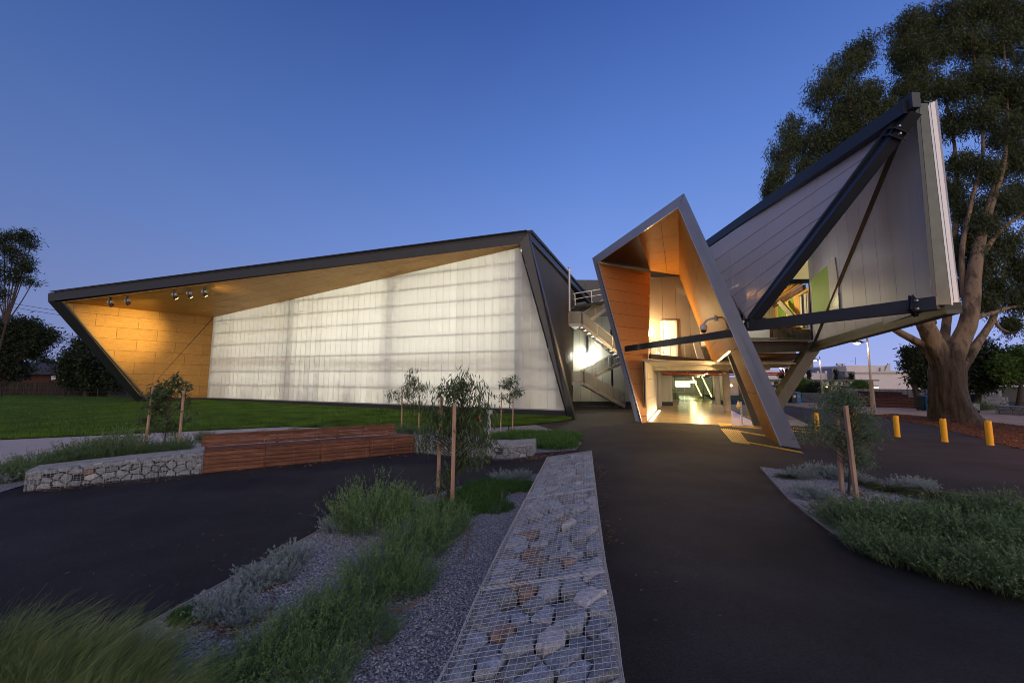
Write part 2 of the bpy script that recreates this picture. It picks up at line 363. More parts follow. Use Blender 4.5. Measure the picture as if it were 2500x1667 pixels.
# twin-wall polycarbonate: light from behind spreads through it
def polycarb(name, col, tr, rough=.35, ribs=60, direct=.0):
    m = bpy.data.materials.new(name); m.use_nodes = True; nt = m.node_tree; n = nt.nodes; l = nt.links; p = n['Principled BSDF']
    p.inputs['Base Color'].default_value = (*col, 1); p.inputs['Roughness'].default_value = rough
    tl = n.new('ShaderNodeBsdfTranslucent'); tl.inputs[0].default_value = (*col, 1); ms = n.new('ShaderNodeMixShader'); ms.inputs[0].default_value = tr
    l.new(p.outputs[0], ms.inputs[1]); l.new(tl.outputs[0], ms.inputs[2]); l.new(ms.outputs[0], n['Material Output'].inputs[0])
    geo = n.new('ShaderNodeNewGeometry'); mp = n.new('ShaderNodeMapping'); l.new(geo.outputs['Position'], mp.inputs[0]); mp.inputs['Scale'].default_value = (ribs, ribs * .5, .03)
    nz = n.new('ShaderNodeTexNoise'); nz.inputs['Scale'].default_value = .6; nz.inputs['Detail'].default_value = 2; l.new(mp.outputs[0], nz.inputs[0])
    r = n.new('ShaderNodeMapRange'); l.new(nz.outputs[0], r.inputs[0]); r.inputs[3].default_value = .90; r.inputs[4].default_value = 1.08
    oi = n.new('ShaderNodeObjectInfo'); r2 = n.new('ShaderNodeMapRange'); l.new(oi.outputs['Random'], r2.inputs[0]); r2.inputs[3].default_value = .95; r2.inputs[4].default_value = 1.04
    mu = n.new('ShaderNodeMath'); mu.operation = 'MULTIPLY'; l.new(r.outputs[0], mu.inputs[0]); l.new(r2.outputs[0], mu.inputs[1])
    sc = n.new('ShaderNodeVectorMath'); sc.operation = 'SCALE'; sc.inputs[0].default_value = col; l.new(mu.outputs[0], sc.inputs['Scale']); l.new(sc.outputs[0], tl.inputs[0]); l.new(sc.outputs[0], p.inputs['Base Color'])
    return m
poly_white = polycarb('white_polycarbonate', (.81, .82, .83), .62)
poly_grey = polycarb('smoked_polycarbonate', (.78, .78, .84), .5, .42, 20)
poly_stair = polycarb('stair_wall_polycarbonate', (.52, .52, .46), .1, .5, 10)
poly_hall = polycarb('hall_polycarbonate', (.34, .29, .26), .1, .5, 10)
fabric = see_through('shade_fabric', (.58, .58, .70), .88, .5, tr=.3, tint=(.9, .9, 1))
fabric_seam = mat('fabric_seam', (.42, .42, .50), .5)
perf = see_through('perforated_sheet', (.30, .31, .31), .55, .5)
glass_green = see_through('green_glass', (.03, .07, .04), .30, .05, tint=(.62, .80, .62), spec=1.0)
glass_dim = see_through('tinted_glass', (.05, .045, .035), .35, .08, tint=(.85, .85, .8), spec=1.0)
glass_clear = see_through('clear_glass', (.10, .10, .10), .12, .05, tint=(.95, .97, .95), spec=1.0)
lamp_white = emis('lamp_white', (1, .93, .80), 14); lamp_warm = emis('lamp_warm', (1, .70, .25), 9); lamp_orange = emis('lamp_orange', (1, .42, .12), 25)
lamp_street = emis('lamp_street', (1, .80, .66), 6); lamp_stair = emis('lamp_stair', (1, 1, .85), 40); lamp_tube = emis('lamp_tube', (1, .85, .55), 16)

# stringy dark bark at the foot gives way to peeled pale bark higher up
def add_stocking(m, z0=3.9):
    nt = m.node_tree; n = nt.nodes; l = nt.links; p = n['Principled BSDF']; src = p.inputs['Base Color'].links[0].from_socket
    geo = n.new('ShaderNodeNewGeometry'); sx = n.new('ShaderNodeSeparateXYZ'); l.new(geo.outputs['Position'], sx.inputs[0])
    mp = n.new('ShaderNodeMapping'); mp.inputs['Scale'].default_value = (2.2, 2.2, .5); l.new(geo.outputs['Position'], mp.inputs[0])
    nz = n.new('ShaderNodeTexNoise'); nz.inputs['Scale'].default_value = 1.2; nz.inputs['Detail'].default_value = 5; l.new(mp.outputs[0], nz.inputs[0])
    ma = n.new('ShaderNodeMath'); ma.operation = 'MULTIPLY_ADD'; l.new(nz.outputs[0], ma.inputs[0]); ma.inputs[1].default_value = 4.5; l.new(sx.outputs[2], ma.inputs[2])
    r = n.new('ShaderNodeMapRange'); l.new(ma.outputs[0], r.inputs[0]); r.inputs[1].default_value = z0 + 1.7; r.inputs[2].default_value = z0 + 2.9
    wv = n.new('ShaderNodeTexNoise'); wv.inputs['Scale'].default_value = 5; mp2 = n.new('ShaderNodeMapping'); mp2.inputs['Scale'].default_value = (1.6, 1.6, .10); l.new(geo.outputs['Position'], mp2.inputs[0]); l.new(mp2.outputs[0], wv.inputs[0])
    cr = n.new('ShaderNodeValToRGB'); l.new(wv.outputs[0], cr.inputs[0]); cr.color_ramp.elements[0].position = .38; cr.color_ramp.elements[0].color = (.018, .011, .008, 1); cr.color_ramp.elements[1].position = .66; cr.color_ramp.elements[1].color = (.065, .040, .025, 1)
    mx = n.new('ShaderNodeMix'); mx.data_type = 'RGBA'; l.new(r.outputs[0], mx.inputs[0]); l.new(cr.outputs[0], mx.inputs[6]); l.new(src, mx.inputs[7]); l.new(mx.outputs[2], p.inputs['Base Color']); return m
add_stocking(bark_pale)
# ================================================================== GROUND
def lawn_h(x, y): return max(0, min(1, (y - 18) / 18)) * .28 * max(0, min(1, (6 - x) / 26))
def ground_sheet(name, px, m, z, kind='structure', zf=None, n=1):
    pts = [p if len(p) == 3 else G(*p) for p in px]
    return part(name, [(p[0], p[1], z) for p in pts], [tuple(range(len(pts)))], m, None, kind)
g = part('ground', [(-900, -60, 0), (900, -60, 0), (900, 1500, 0), (-900, 1500, 0)], [(0, 1, 2, 3)], asphalt, None, 'structure')
# lawn: a gridded sheet that rises gently to the hall
lawn_px = [(-900, 1108), (0, 1073), (350, 1057), (700, 1041), (884, 1046), (980, 1052), (1110, 1048), (1236, 1041), (1308, 1036), (1384, 1027), (1401, 1022)]
lf = [G(*p) for p in lawn_px]; bk = [V(-95, 62, 0), V(-60, 46, 0), V(-44, 42.5, 0), V(-31, 37, 0), V(-27.5, 36.4, 0), V(-21, 33.7, 0), V(-15, 31.2, 0), V(-9, 28.7, 0), V(-5, 27.0, 0), V(0, 24.9, 0), V(3.3, 23.5, 0)]
vs = []; fs = []; K = 14
for i in range(len(lf)):
    for k in range(K + 1):
        p = lf[i] + (bk[i] - lf[i]) * (k / K); vs.append((p[0], p[1], .012 + lawn_h(p[0], p[1]) + (.03 if 0 < k < K else 0)))
for i in range(len(lf) - 1):
    for k in range(K):
        a = i * (K + 1) + k; fs.append((a, a + K + 1, a + K + 2, a + 1))
part('lawn', vs, fs, lawn_m, None, 'structure')
# short grass blades standing on the lawn
nb = 130000; tri = np.zeros((nb, 3, 3)); T = RNG.random(nb); Kk = RNG.random(nb) ** 1.8
idx = np.minimum((RNG.random(nb) * (len(lf) - 1)).astype(int), len(lf) - 2)
LF = np.array(lf); BK = np.array(bk)
a = LF[idx] * (1 - T[:, None]) + LF[idx + 1] * T[:, None]; b = BK[idx] * (1 - T[:, None]) + BK[idx + 1] * T[:, None]
P = a + (b - a) * Kk[:, None]; P[:, 2] = .02 + np.clip((P[:, 1] - 18) / 18, 0, 1) * .28 * np.clip((6 - P[:, 0]) / 26, 0, 1)
w = .012 + .012 * RNG.random(nb); h = .05 + .06 * RNG.random(nb); an = RNG.random(nb) * 6.28
dx = np.stack([np.cos(an), np.sin(an), np.zeros(nb)], 1)
tri[:, 0] = P - dx * w[:, None]; tri[:, 1] = P + dx * w[:, None]; tri[:, 2] = P + np.stack([(RNG.random(nb) - .5) * .06, (RNG.random(nb) - .5) * .06, h], 1)
link('grass', tri_mesh('grass', tri, blade_m), None, 'stuff')
ground_sheet('concrete_path', [(-900, 1112), (0, 1074.5), (350, 1058.5), (700, 1042.5), (884, 1047), (960, 1053), (955, 1062), (455, 1110), (0, 1138), (-900, 1190)], concrete_m, .008)
ground_sheet('garden_bed_soil', [(-900, 1190), (0, 1136), (455, 1108), (600, 1095), (494, 1140), (59, 1185), (-60, 1222), (-900, 1330)], gravel_bed, .014)
ground_sheet('garden_bed_gravel', [(885, 1052), (980, 1053.5), (1110, 1049.5), (1236, 1042.5), (1308, 1037.5), (1352, 1051), (1422, 1082), (1405, 1100), (1301, 1108), (1200, 1116), (1010, 1098), (960, 1062)], gravel_bed, .016)
L1 = [(1338, 1116), (1310, 1170), (1223.6, 1338), (1167, 1458), (1100, 1619), (1061, 1690)]; R1 = [(1443, 1101), (1459, 1245), (1474, 1365), (1500, 1511), (1517, 1667)]
GL = [G(*p, .45) for p in L1]; GR = [G(*p, .45) for p in R1]
bedA = [G(-300, 1925), G(-100, 1800), G(0, 1732), G(367, 1528), G(786, 1297), G(960, 1240), G(1140, 1187), G(1240, 1170), G(1318, 1160)]
inner = [V(p[0] + .45, p[1], 0) for p in GL[1:]] + [V(.05, 1.2, 0), V(-.2, .5, 0)]
part('foreground_gravel_bed', [(p[0], p[1], .016) for p in bedA + inner], [tuple(range(len(bedA) + len(inner)))], gravel_bed, None, 'structure')
bedR = [G(1856, 1143), G(1916, 1151), G(2110, 1172), G(2330, 1208), G(2500, 1234), G(2900, 1290), G(2900, 1560), G(2500, 1437), G(2300, 1402), G(2140, 1347), G(2030, 1300), G(1930, 1225)]
part('right_gravel_bed', [(p[0], p[1], .016) for p in bedR], [tuple(range(len(bedR)))], gravel_bed, None, 'structure')
# steel edging strips of the gravel beds
def edging(pts, name='edging_strip'):
    mb = MB()
    for a, b in zip(pts, pts[1:]): mb.beam(V(a[0], a[1], .018), V(b[0], b[1], .018), .012, .05)
    return mb.build(name, mat('edge_steel', (.30, .27, .24), .6) if 'edge_steel' not in MATS else MATS['edge_steel'], None, 'structure')
edging(bedA); edging(bedR[:1] + bedR[:0:-1][:6]); edging(bedR[:6])
ground_sheet('mulch_bed', [(2115, 1015), (2180, 1024), (2280, 1040), (2400, 1070), (2500, 1096), (2900, 1200), (2900, 1060), (2500, 1040), (2380, 1026), (2275, 1018), (2180, 1010)], mulch_m, .010)
ground_sheet('sand_path', [(1905, 988), (1990, 998), (2090, 1008), (2180, 1016), (2275, 1022), (2380, 1032), (2500, 1046), (2900, 1080), (2900, 1010), (2500, 1000), (2300, 996), (2130, 994), (2000, 983), (1905, 979)], sand_m, .006)
kb = MB(); kp = [G(1905, 989), G(1990, 999), G(2090, 1009)]
for a, b in zip(kp, kp[1:]): kb.beam(a + V(0, 0, .06), b + V(0, 0, .06), .16, .12)
kb.build('kerb', concrete_m, None, 'structure')
ground_sheet('far_lawn', [V(26, 60, 0), V(75, 60, 0), V(75, 46, 0), V(30, 44, 0)], lawn_m, .01)
# mound of ground behind the left fence
part('far_ground', [(-200, 52, .05), (-25, 42, .05), (-20, 90, .05), (-200, 160, .05)], [(0, 1, 2, 3)], dirt_m, None, 'structure')

# ================================================================== SPORTS HALL
WR0 = G(1381, 1019); vpd = ray(-1100, 921); dW = nrm([vpd[0], vpd[1], 0]); inW = V(dW[1], -dW[0], 0); outW = -inW
if inW[1] < 0: inW, outW = outW, inW
def W(px, py): return PL(px, py, WR0, inW)
hall = thing('sports_hall', 'long dark-edged hall with a glowing white translucent wall behind the lawn', 'building', (-12, 29, 0))
E_ = nrm([.39, .92, 0])
WTL = W(521, 775); WTR = W(1268, 606); WBL = W(505, 970.5); WBR = W(1379, 1001)
s_of = lambda p: float(np.dot(p - WR0, dW))
TL2 = V(-33.1, 29.2, 0); TR2 = V(.45, 24.15, 0); nF = nrm(np.cross(TR2 - TL2, V(0, 0, 1)))
Fp = lambda px, py: PL(px, py, TL2, nF)
inF = nF if nF[1] > 0 else -nF
WLg = WBL * V(1, 1, 0) + V(0, 0, .13)
cladding([WBR + outW * .0, WTR + V(.02, 0, .05), WTL + V(0, 0, .05), WBL], .53, 30, .018, .03, poly_white, hall, 'translucent_panel', normal=inW)
mb = MB()      # joints: dark cover strips behind the open seams, then girts and columns that stand behind the translucent sheets
zs = [1.75, 2.9, 4.05, 5.2, 6.3, 7.4, 8.5, 9.5]
def topz(s):
    a, b = s_of(WTR), s_of(WTL); return WTR[2] + (WTL[2] - WTR[2]) * (s - a) / (b - a)
jm = MB()
_nrm = inW; _X = nrm(np.cross(V(0, 0, 1), _nrm)); _k0 = math.floor(-40 / .53)
for _k in range(_k0, 80):
    _q = WBR + _X * (_k * .53); _s = s_of(_q)
    if not (.1 < _s < s_of(WTL)): continue
    _zt = (.4 + (_s - s_of(WBR)) / (s_of(WTR) - s_of(WBR)) * (WTR[2] - .4)) if _s < s_of(WTR) else WTR[2] + (WTL[2] - WTR[2]) * (_s - s_of(WTR)) / (s_of(WTL) - s_of(WTR))
    _b = WR0 + dW * _s + inW * .05; jm.beam(_b + V(0, 0, .45), _b + V(0, 0, max(.6, _zt)), .011, .015, up=dW)
jm.build('joint_strips', lilac_m, hall)
gird = MB(); sMax = s_of(WTL)
for z in zs:
    sa = max(.3, s_of(WBR) + (z - .4) / (WTR[2] - .4) * (s_of(WTR) - s_of(WBR))); a, b = s_of(WTR), s_of(WTL)
    send = sMax if z < WTL[2] else a + (WTR[2] - z) / (WTR[2] - WTL[2]) * (b - a)
    gird.beam(WR0 + dW * sa + inW * .17 + V(0, 0, z), WR0 + dW * send + inW * .17 + V(0, 0, z), .07, .075)
gird.build('girt', galv_m, hall)
for s, wd in ((3.1, .55), (13.0, .36), (23.4, .36), (33.0, .4)):
    MB().beam(WR0 + dW * s + inW * .50, WR0 + dW * s + inW * .50 + V(0, 0, topz(s) - .15), wd, wd, up=dW).build('inner_column', galv_m, hall)
for sa, sb in ((3.1, 7.5), (13, 8.5), (23.4, 17.5)):
    MB().beam(WR0 + dW * sa + inW * .9 + V(0, 0, topz(sa) - 1.6), WR0 + dW * sb + inW * 2.2 + V(0, 0, topz(sb) - .2), .12, .12).build('inner_brace', galv_m, hall)
scr = see_through('shading_scrim', (.6, .58, .6), .30)  # see-through sheet added inside to dim the lower part of the wall
MB().quad(*[WR0 + dW * s + inW * 1.0 + V(0, 0, z) for s, z in ((.8, .1), (33, .1), (33, 4.0), (.8, 4.0))]).build('shading_scrim', scr, hall)
MB().beam(WR0 + dW * .8 + inW * 1.0 + V(0, 0, 4.05), WR0 + dW * 33 + inW * 1.0 + V(0, 0, 4.05), .2, .24).build('scrim_rail', galv_m, hall)  # invented beam along the head of the dimming sheet
rs = random.Random(3)
for k in range(26):  # invented boxes that throw blurred shade on the foot of the wall
    s = rs.uniform(1, 32); hh = rs.uniform(.8, 3.4)
    MB().box(WR0 + dW * s + inW * .75 + V(0, 0, .1 + hh / 2), (.12 if hh > 2 else .6, .2, hh), math.atan2(dW[1], dW[0])).build('shading_block', lilac_m, hall)
# white inner room
room = mat('hall_interior', (.78, .75, .68), .8)
R0 = WR0 + dW * .5; R1_ = WR0 + dW * 33.4
def rm(s, d, z): return WR0 + dW * s + inW * d + V(0, 0, z)
MB().quad(rm(.3, .1, .1), rm(33.4, .1, .1), rm(33.4, 19, .1), rm(5, 19, .1)).build('court_floor', mat('court_floor', (.55, .42, .25), .4), hall)
MB().quad(rm(5, 19, 0), rm(33.4, 19, 0), rm(33.4, 19, 8.5), rm(5, 19, 10.8)).build('back_wall', room, hall)
MB().quad(rm(33.5, .15, .1), rm(33.5, 19, .1), rm(33.5, 19, 8.5), rm(33.5, .15, 7.6)).build('end_wall', room, hall)
MB().quad(rm(.4, .5, .1), rm(5, 19, .1), rm(6, 19, 10.8), rm(3.2, .5, 10.3)).build('near_end_wall', room, hall)
MB().quad(WTR + V(.1, 0, .12), WTL + V(0, 0, .12), rm(33.5, 19, 8.0), rm(6, 19, 10.7)).build('ceiling', room, hall)
# plinth
MB().slab([WR0 + outW * .02 - dW * .1, WBR + outW * .05, WBL + outW * .05 + V(0, 0, -.02), WLg + outW * .05 - V(0, 0, .3)], inW * .10).build('plinth', plinth_m, hall)
MB().beam(WBR + outW * .06, WBL + outW * .06, .05, .07).build('sill_flashing', galv_m, hall)
# roof edge: front fascia, cap strip, two legs
TLi = Fp(150, 738); TRi = Fp(1268, 597)
MB().slab([Fp(117, 717), Fp(1283, 573.5), Fp(1285, 594), Fp(117, 736)], inF * .5).build('fascia', darkmetal, hall)
MB().slab([p + inF * .18 for p in (Fp(131, 709.5), Fp(1283, 558.5), Fp(1284, 571), Fp(131, 714.5))], inF * .4).build('roof_capping', darkmetal, hall)
mb = MB()
for a, b in (((125, 712.3), (1283, 563)), ((120, 716.2), (1283, 571.6))): mb.beam(Fp(*a) + outW * .01, Fp(*b) + outW * .01, .05, .035)
mb.build('drip_line', corr_m, hall)
LB = [V(-31.0, 33.9, .10), V(-30.05, 33.35, .10)]
legp = [Fp(116, 735), Fp(150, 736), V(*(DY(363, 984, 33.2))), V(*(DY(334, 983, 33.6)))]
MB().slab(legp, V(.10, .14, 0)).build('leaning_leg', darkmetal, hall)
MB().slab([legp[1] + V(.0, -.03, 0), legp[1] + V(.14, -.03, 0), legp[2] + V(.14, -.03, 0), legp[2] + V(.0, -.03, 0)], V(.05, .08, 0)).build('leg_trim', browniron, hall)
rl = [Fp(1269, 594), Fp(1289, 570), G(1403, 1024), G(1388, 1021)]
MB().slab(rl, E_ * .40).build('leaning_leg', mat('leg_steel', (.062, .062, .064), .4, metal=.3, var=.1), hall)
# plywood return wall and soffit
def fix_back(pts, m, name, off): MB().add([p + off for p in pts], [tuple(range(len(pts)))]).build(name, m, hall)
pb = V(*(DY(361, 968, 33.3)));
# keep the return wall plane vertical through the wall's end and the leg head
nP = nrm(np.cross(V(WTL[0] - TLi[0], WTL[1] - TLi[1], 0), V(0, 0, 1))); nP = nP if np.dot(nP, CC - TLi) > 0 else -nP
Pp = lambda px, py: PL(px, py, WTL, nP)
A1, A2, A3, A4 = Pp(151, 737), WTL + V(0, 0, .06), Pp(505, 970.5), Pp(357, 971)
D1, D2 = Pp(521, 776), Pp(346, 968)
cladding([A1, A2, D2 + V(-.005, 0, 0), Pp(340, 964)], 2.45, .92, .018, -.03, ply_gold, hall, 'plywood_panel', bond=.5, normal=-nP, off=(.6, .25))
cladding([D1 + V(.012, 0, -.012), A3, A4, D2 + V(.02, 0, 0)], 2.45, .92, .018, -.03, ply_gold, hall, 'plywood_panel', bond=.5, normal=-nP, off=tuple((lambda v: (v[0], v[1]))((np.array([.6, .25]) + 0))))
fix_back([A1, A2, A3, A4], black_m, 'wall_backing', -nP * .05)
MB().slab([A4 - V(0, 0, .02), A3 - V(0, 0, .02), A3 * V(1, 1, 0) + V(0, 0, .05), A4 * V(1, 1, 0) + V(0, 0, .05)], -nP * .1).build('plinth', plinth_m, hall)
cladding([TLi, TRi, WTL + outW * .02], 2.4, 1.2, .02, .03, ply_soffit, hall, 'soffit_panel', bond=.5, xdir=dW)
cladding([TRi, WTR + V(.1, 0, .04) + outW * .02, WTL + outW * .02], 2.4, 1.2, .02, .03, ply_soffit, hall, 'soffit_panel', bond=.5, xdir=dW)
fix_back([TLi, TRi, WTR, WTL], black_m, 'soffit_backing', V(0, 0, .07))
# side wall of ribbed sheet and the roof beam running back along it
rt = Fp(1289, 572); e2 = nrm([.383, .924, 0])
nS = nrm(np.cross(e2, V(0, 0, 1))); Sp = lambda px, py: PL(px, py, rt, nS)
far_t = Sp(1402, 712); far_b = V(far_t[0] - .25, far_t[1], 0); near_b = G(1398, 1020) + E_ * .4; near_t = rt + E_ * .35 - V(0, 0, .25)
mb = MB(); n = 96; pn = nrm(np.cross(far_t - near_t, near_b - near_t))
vs = []; fs = []
for i in range(n * 4 + 1):
    t = i / (n * 4); a = near_t + (far_t - near_t) * t; b = near_b + (far_b - near_b) * t; o = pn * (.045 if (i % 4) in (1, 2) else 0)
    vs += [a + o, b + o]
for i in range(n * 4): fs.append((2 * i, 2 * i + 1, 2 * i + 3, 2 * i + 2))
part('ribbed_cladding', vs, fs, corr_m, hall)
b2 = Sp(1442, 741)
MB().beam(rt + V(0, 0, -.15), b2, .3, .42).build('roof_beam', bluesteel, hall)
MB().beam(rt + V(0, 0, .20) + e2 * .1, b2 + V(0, 0, .36), .5, .18).build('roof_beam', darkmetal, hall)
# outer shell so the hall is a closed volume
MB().add([Fp(118, 711), Fp(1285, 561), b2 + V(.3, 0, .4), rm(34.5, 24, 8.3)], [(0, 1, 2, 3)]).build('roof', darkmetal, hall)
MB().quad(legp[0], legp[3], rm(34.5, 24, 0), rm(34.5, 24, 8.3)).build('dark_end_wall', plinth_m, hall)
# floodlight brackets under the soffit
for px, py in ((260, 727), (302, 723), (418, 708), (454, 705), (491, 701)):
    p = Fp(px, py) + inF * .25
    t = thing('soffit_spotlight', 'x', 'spotlight', p, 'twin spotlights hanging under the hall roof edge')
    MB().box(p + V(0, 0, -.06), (.10, .10, .24)).box(p + V(0, 0, -.25), (.13, .13, .16)).build('bracket', darkmetal, t)
    for sx in (-.10, .10):
        c = p + V(sx * .9, .02, -.26); MB().box(c, (.10, .16, .15)).build('gear_box', galv_m, t)
    h_ = MB().path([p + V(0, 0, -.34), p + V(.03, .05, -.44), p + V(.10, .12, -.56)], [.06, .13, .14], 12); h_.build('lamp_head', black_m, t)
    MB().path([p + V(.098, .118, -.555), p + V(.102, .122, -.562)], [.115, .115], 12).build('lens', lamp_warm if px in (418, 454, 491) else black_m, t)
sl = [o for o in bpy.data.objects if o.name.startswith('soffit_spotlight')]
for o, l in zip(sorted(sl, key=lambda o: o.location.x), ('leftmost spotlight under the roof edge, nearest the pointed corner', 'second spotlight from the left under the roof edge, in the pair by the corner', 'leftmost of the row of three spotlights under the roof edge', 'middle of the row of three spotlights under the roof edge', 'rightmost of the row of three spotlights under the roof edge')): o['label'] = l
outP = nP
for px, tx, ty, en in ((260, 290, 900, 120), (302, 400, 800, 160), (418, 300, 812, 4600), (454, 345, 870, 500)):
    p = Fp(px, 727 if px == 260 else 715) + inF * .25 + V(.12, .14, -.66); light('spotlight_beam', 'SPOT', p, en, (1, .68, .20), .06, Pp(tx, ty), 90 if px < 400 else 46, 1.0)
light('spotlight_wash', 'SPOT', Fp(491, 705) + inF * .35 + V(0, 0, -.75), 90, (1, .66, .2), .05, Fp(540, 700) + inF * 2 + V(0, 0, .2), 120, 1.0)
# high-bay lamps inside the court, plus low cool fill lights added without fittings
for s, d, z, en in ((6.8, 4.2, 5.6, 2300), (10.5, 4.2, 7.0, 2000), (15.5, 4.2, 6.4, 2000), (20, 5.5, 5.2, 1400), (25, 4.6, 6.0, 1500), (29.5, 5, 5.4, 1000), (8, 4, 2.4, 150), (18, 4, 2.4, 150), (28, 4, 2.4, 150)):
    p = rm(s, d, z)
    if z > 3: MB().path([p + V(0, 0, .35), p + V(0, 0, .7)], [.3, .08], 12).build('high_bay_lamp', galv_m, hall)
    light('bay_and_fill_light', 'POINT', p, en, (.97, .96, .80) if z > 3 else (.90, .88, 1), .45)

# ================================================================== STAIR TOWER between the hall and the entrance
st = thing('stair_tower', 'white panelled stair block with parapet between the hall and the orange portal', 'building', (9, 38, 0))
def xw(px, Y): return DY(px, 900, Y)[0]
YW = 36.2
cladding([V(5.2, YW, .35), V(14.5, YW, .35), V(14.5, YW, 8.1), V(5.2, YW, 8.1)], 1.0, 30, .02, .05, poly_stair, st, 'wall_panel', normal=V(0, 1, 0))
MB().box((9.8, YW + .12, .17), (9.4, .3, .34)).build('plinth', plinth_m, st)
MB().box((9.8, YW + 4, 4.1), (9.4, 7.8, 8.0)).build('block', darkmetal, st)
cladding([V(6, 46, 6), V(18, 46, 6), V(18, 46, 14.1), V(6, 46, 14.1)], 2.6, 30, .03, .05, mat('parapet_sheet', (.085, .088, .10), .5, metal=.2), st, 'parapet_panel', normal=V(0, 1, 0))
MB().box((12, 48.2, 7), (12, 4, 14)).build('upper_block', darkmetal, st)
MB().slab([DY(1392, 747, 33.5), DY(1475, 735, 33.5), DY(1475, 740, 33.5), DY(1392, 751, 33.5)], V(0, 2.8, 0)).build('roof_deck', darkmetal, st)
# white wall lamp
wlp = DY(1434, 868, YW - .18)
lt = thing('wall_lamp', 'blazing white bulkhead lamp on the wall under the upper stair flight', 'wall lamp', wlp)
MB().box(wlp, (.16, .10, .5)).build('diffuser', lamp_stair, lt); MB().box(wlp + V(0, .08, 0), (.24, .05, .6)).build('backplate', galv_m, lt)
light('wall_lamp_light', 'POINT', wlp + V(0, -.28, 0), 500, (1, .98, .80), .15)
# downpipe post above the lamp
MB().box((DY(1434, 830, 35.9)[0], 35.9, 6.1), (.18, .18, 3.0)).build('post', darkmetal, st)
stair = thing('outdoor_staircase', 'grey steel zigzag staircase with perforated balustrades beside the portal', 'staircase', (8, 33, 0))
def flight(p, q, w, treads, both=True):
    p = np.array(p, float); q = np.array(q, float); run = q - p
    for dy in (0, w):
        o = V(0, dy, 0); MB().beam(p + o, q + o, .06, .26).build('stringer', galv_m, stair)
        a, b = p + o + V(0, 0, 1.05), q + o + V(0, 0, 1.05)
        MB().beam(a, b, .05, .06).build('handrail', galv_m, stair)
        MB().quad(p + o + V(0, 0, .16), q + o + V(0, 0, .16), b - V(0, 0, .06), a - V(0, 0, .06)).build('perforated_panel', perf, stair)
        k = max(1, round(abs(run[0]) / 1.3))
        for i in range(k + 1): c = p + o + run * i / k; MB().beam(c, c + V(0, 0, 1.05), .06, .06, up=(0, 1, 0)).build('baluster', galv_m, stair)
    if treads:
        for i in range(treads):
            c = p + run * (i + .5) / treads + V(0, w / 2, .02); MB().box(c, (.28, w, .04)).build('tread', galv_m, stair)
    else: MB().box((p + q) / 2 + V(0, w / 2, .05), (abs(run[0]), w, .06)).build('landing', galv_m, stair)
Y1, Y2 = 32.6, 34.2
A_ = DY(1393, 936, Y1); B_ = DY(1426, 936, Y1); C_ = DY(1526, 991, Y1); C_[2] = .12
flight(A_, B_, 3.0, 0); flight(B_, C_, 1.4, 10)
D_ = V(B_[0] + .1, Y2, B_[2] + .05); E2_ = DY(1520, 885, Y2); flight(D_, E2_, 1.4, 11)
F0 = V(E2_[0], Y1, E2_[2]); flight(F0, F0 + V(1.6, 0, 0), 3.0, 0)
H0 = DY(1389, 793, Y1); H1 = DY(1421, 793, Y1); flight(H0, H1, 3.0, 0); flight(H1, F0, 1.4, 12)
J0 = V(H1[0] + .1, Y2, H1[2] + .05); J1 = DY(1490, 748, Y2); flight(J0, J1, 1.4, 8)
for x in (A_[0] + .1, C_[0] - .3): MB().beam(V(x, Y1 + 2.8, 0), V(x, Y1 + 2.8, H0[2]), .14, .14, up=(0, 1, 0)).build('post', darkmetal, stair)
# roof railing and vent pole
rr = thing('roof_railing', 'white tube railing along the roof deck beside the portal top', 'railing', (7, 33.5, 8))
a, b = DY(1400, 717, 33.6), DY(1472, 705, 33.6); c, d = DY(1400, 730.5, 33.6), DY(1472, 718.5, 33.6)
MB().tube(a, b, .035).build('top_rail', white_m, rr); MB().tube(c, d, .028).build('mid_rail', white_m, rr)
for px, py, q in ((1403, 716.5, 746), (1443.5, 710, 740)): MB().tube(DY(px, py, 33.6), DY(px + 1.5, q, 33.6), .045).build('rail_post', white_m, rr)
vp_ = thing('vent_pole', 'thin white vent pole with a flat cap beside the hall roof', 'pole', DY(1390, 760, 32.2))
MB().tube(DY(1390.2, 760, 32.2), DY(1389.8, 654, 32.2), .075, n=10).build('shaft', white_m, vp_); MB().tube(DY(1389.8, 655, 32.2), DY(1389.8, 652.5, 32.2), .13, n=10).build('cap', galv_m, vp_)

# ================================================================== ENTRANCE PORTAL
M0 = G(1567, 1032); M1 = G(1905, 1088); mu = nrm((M1 - M0) * V(1, 1, 0)); nM = V(mu[1], -mu[0], 0); nM = nM if nM[1] > 0 else -nM     # nM points inwards
Mp = lambda px, py: PL(px, py, M0, nM)
por = thing('entrance_portal', 'tall leaning pale metal portal lined with orange boards', 'entrance portal', (8, 17, 0))
O = [Mp(1552, 1032), Mp(1445.4, 630), Mp(1670, 471), Mp(1957, 1096)]; I = [Mp(1567.6, 1032), Mp(1460.5, 641), Mp(1655.6, 507), Mp(1905, 1088)]
for q in (O[0], O[3], I[0], I[3]): q[2] = 0.0
Gv = [(O[i] + I[i]) / 2 for i in range(4)]
for k in range(3):
    for (a, b, c, d), dep in (((O[k], O[k + 1], Gv[k + 1], Gv[k]), .03), ((Gv[k], Gv[k + 1], I[k + 1], I[k]), 0)):
        sc = .012; cen = (a + b + c + d) / 4
        pts = [p + nrm(cen - p) * sc + E_ * dep for p in (a, b, c, d)]
        MB().slab(pts, E_ * (.30 if dep else .05)).build('face_panel', zinc_m, por)
    MB().slab([I[k] - nM * .01, I[k + 1] - nM * .01, I[k + 1] + (Gv[k + 1] - I[k + 1]) * .10 - nM * .01, I[k] + (Gv[k] - I[k]) * .10 - nM * .01], nM * .04).build('edge_trim', zinc_edge, por)
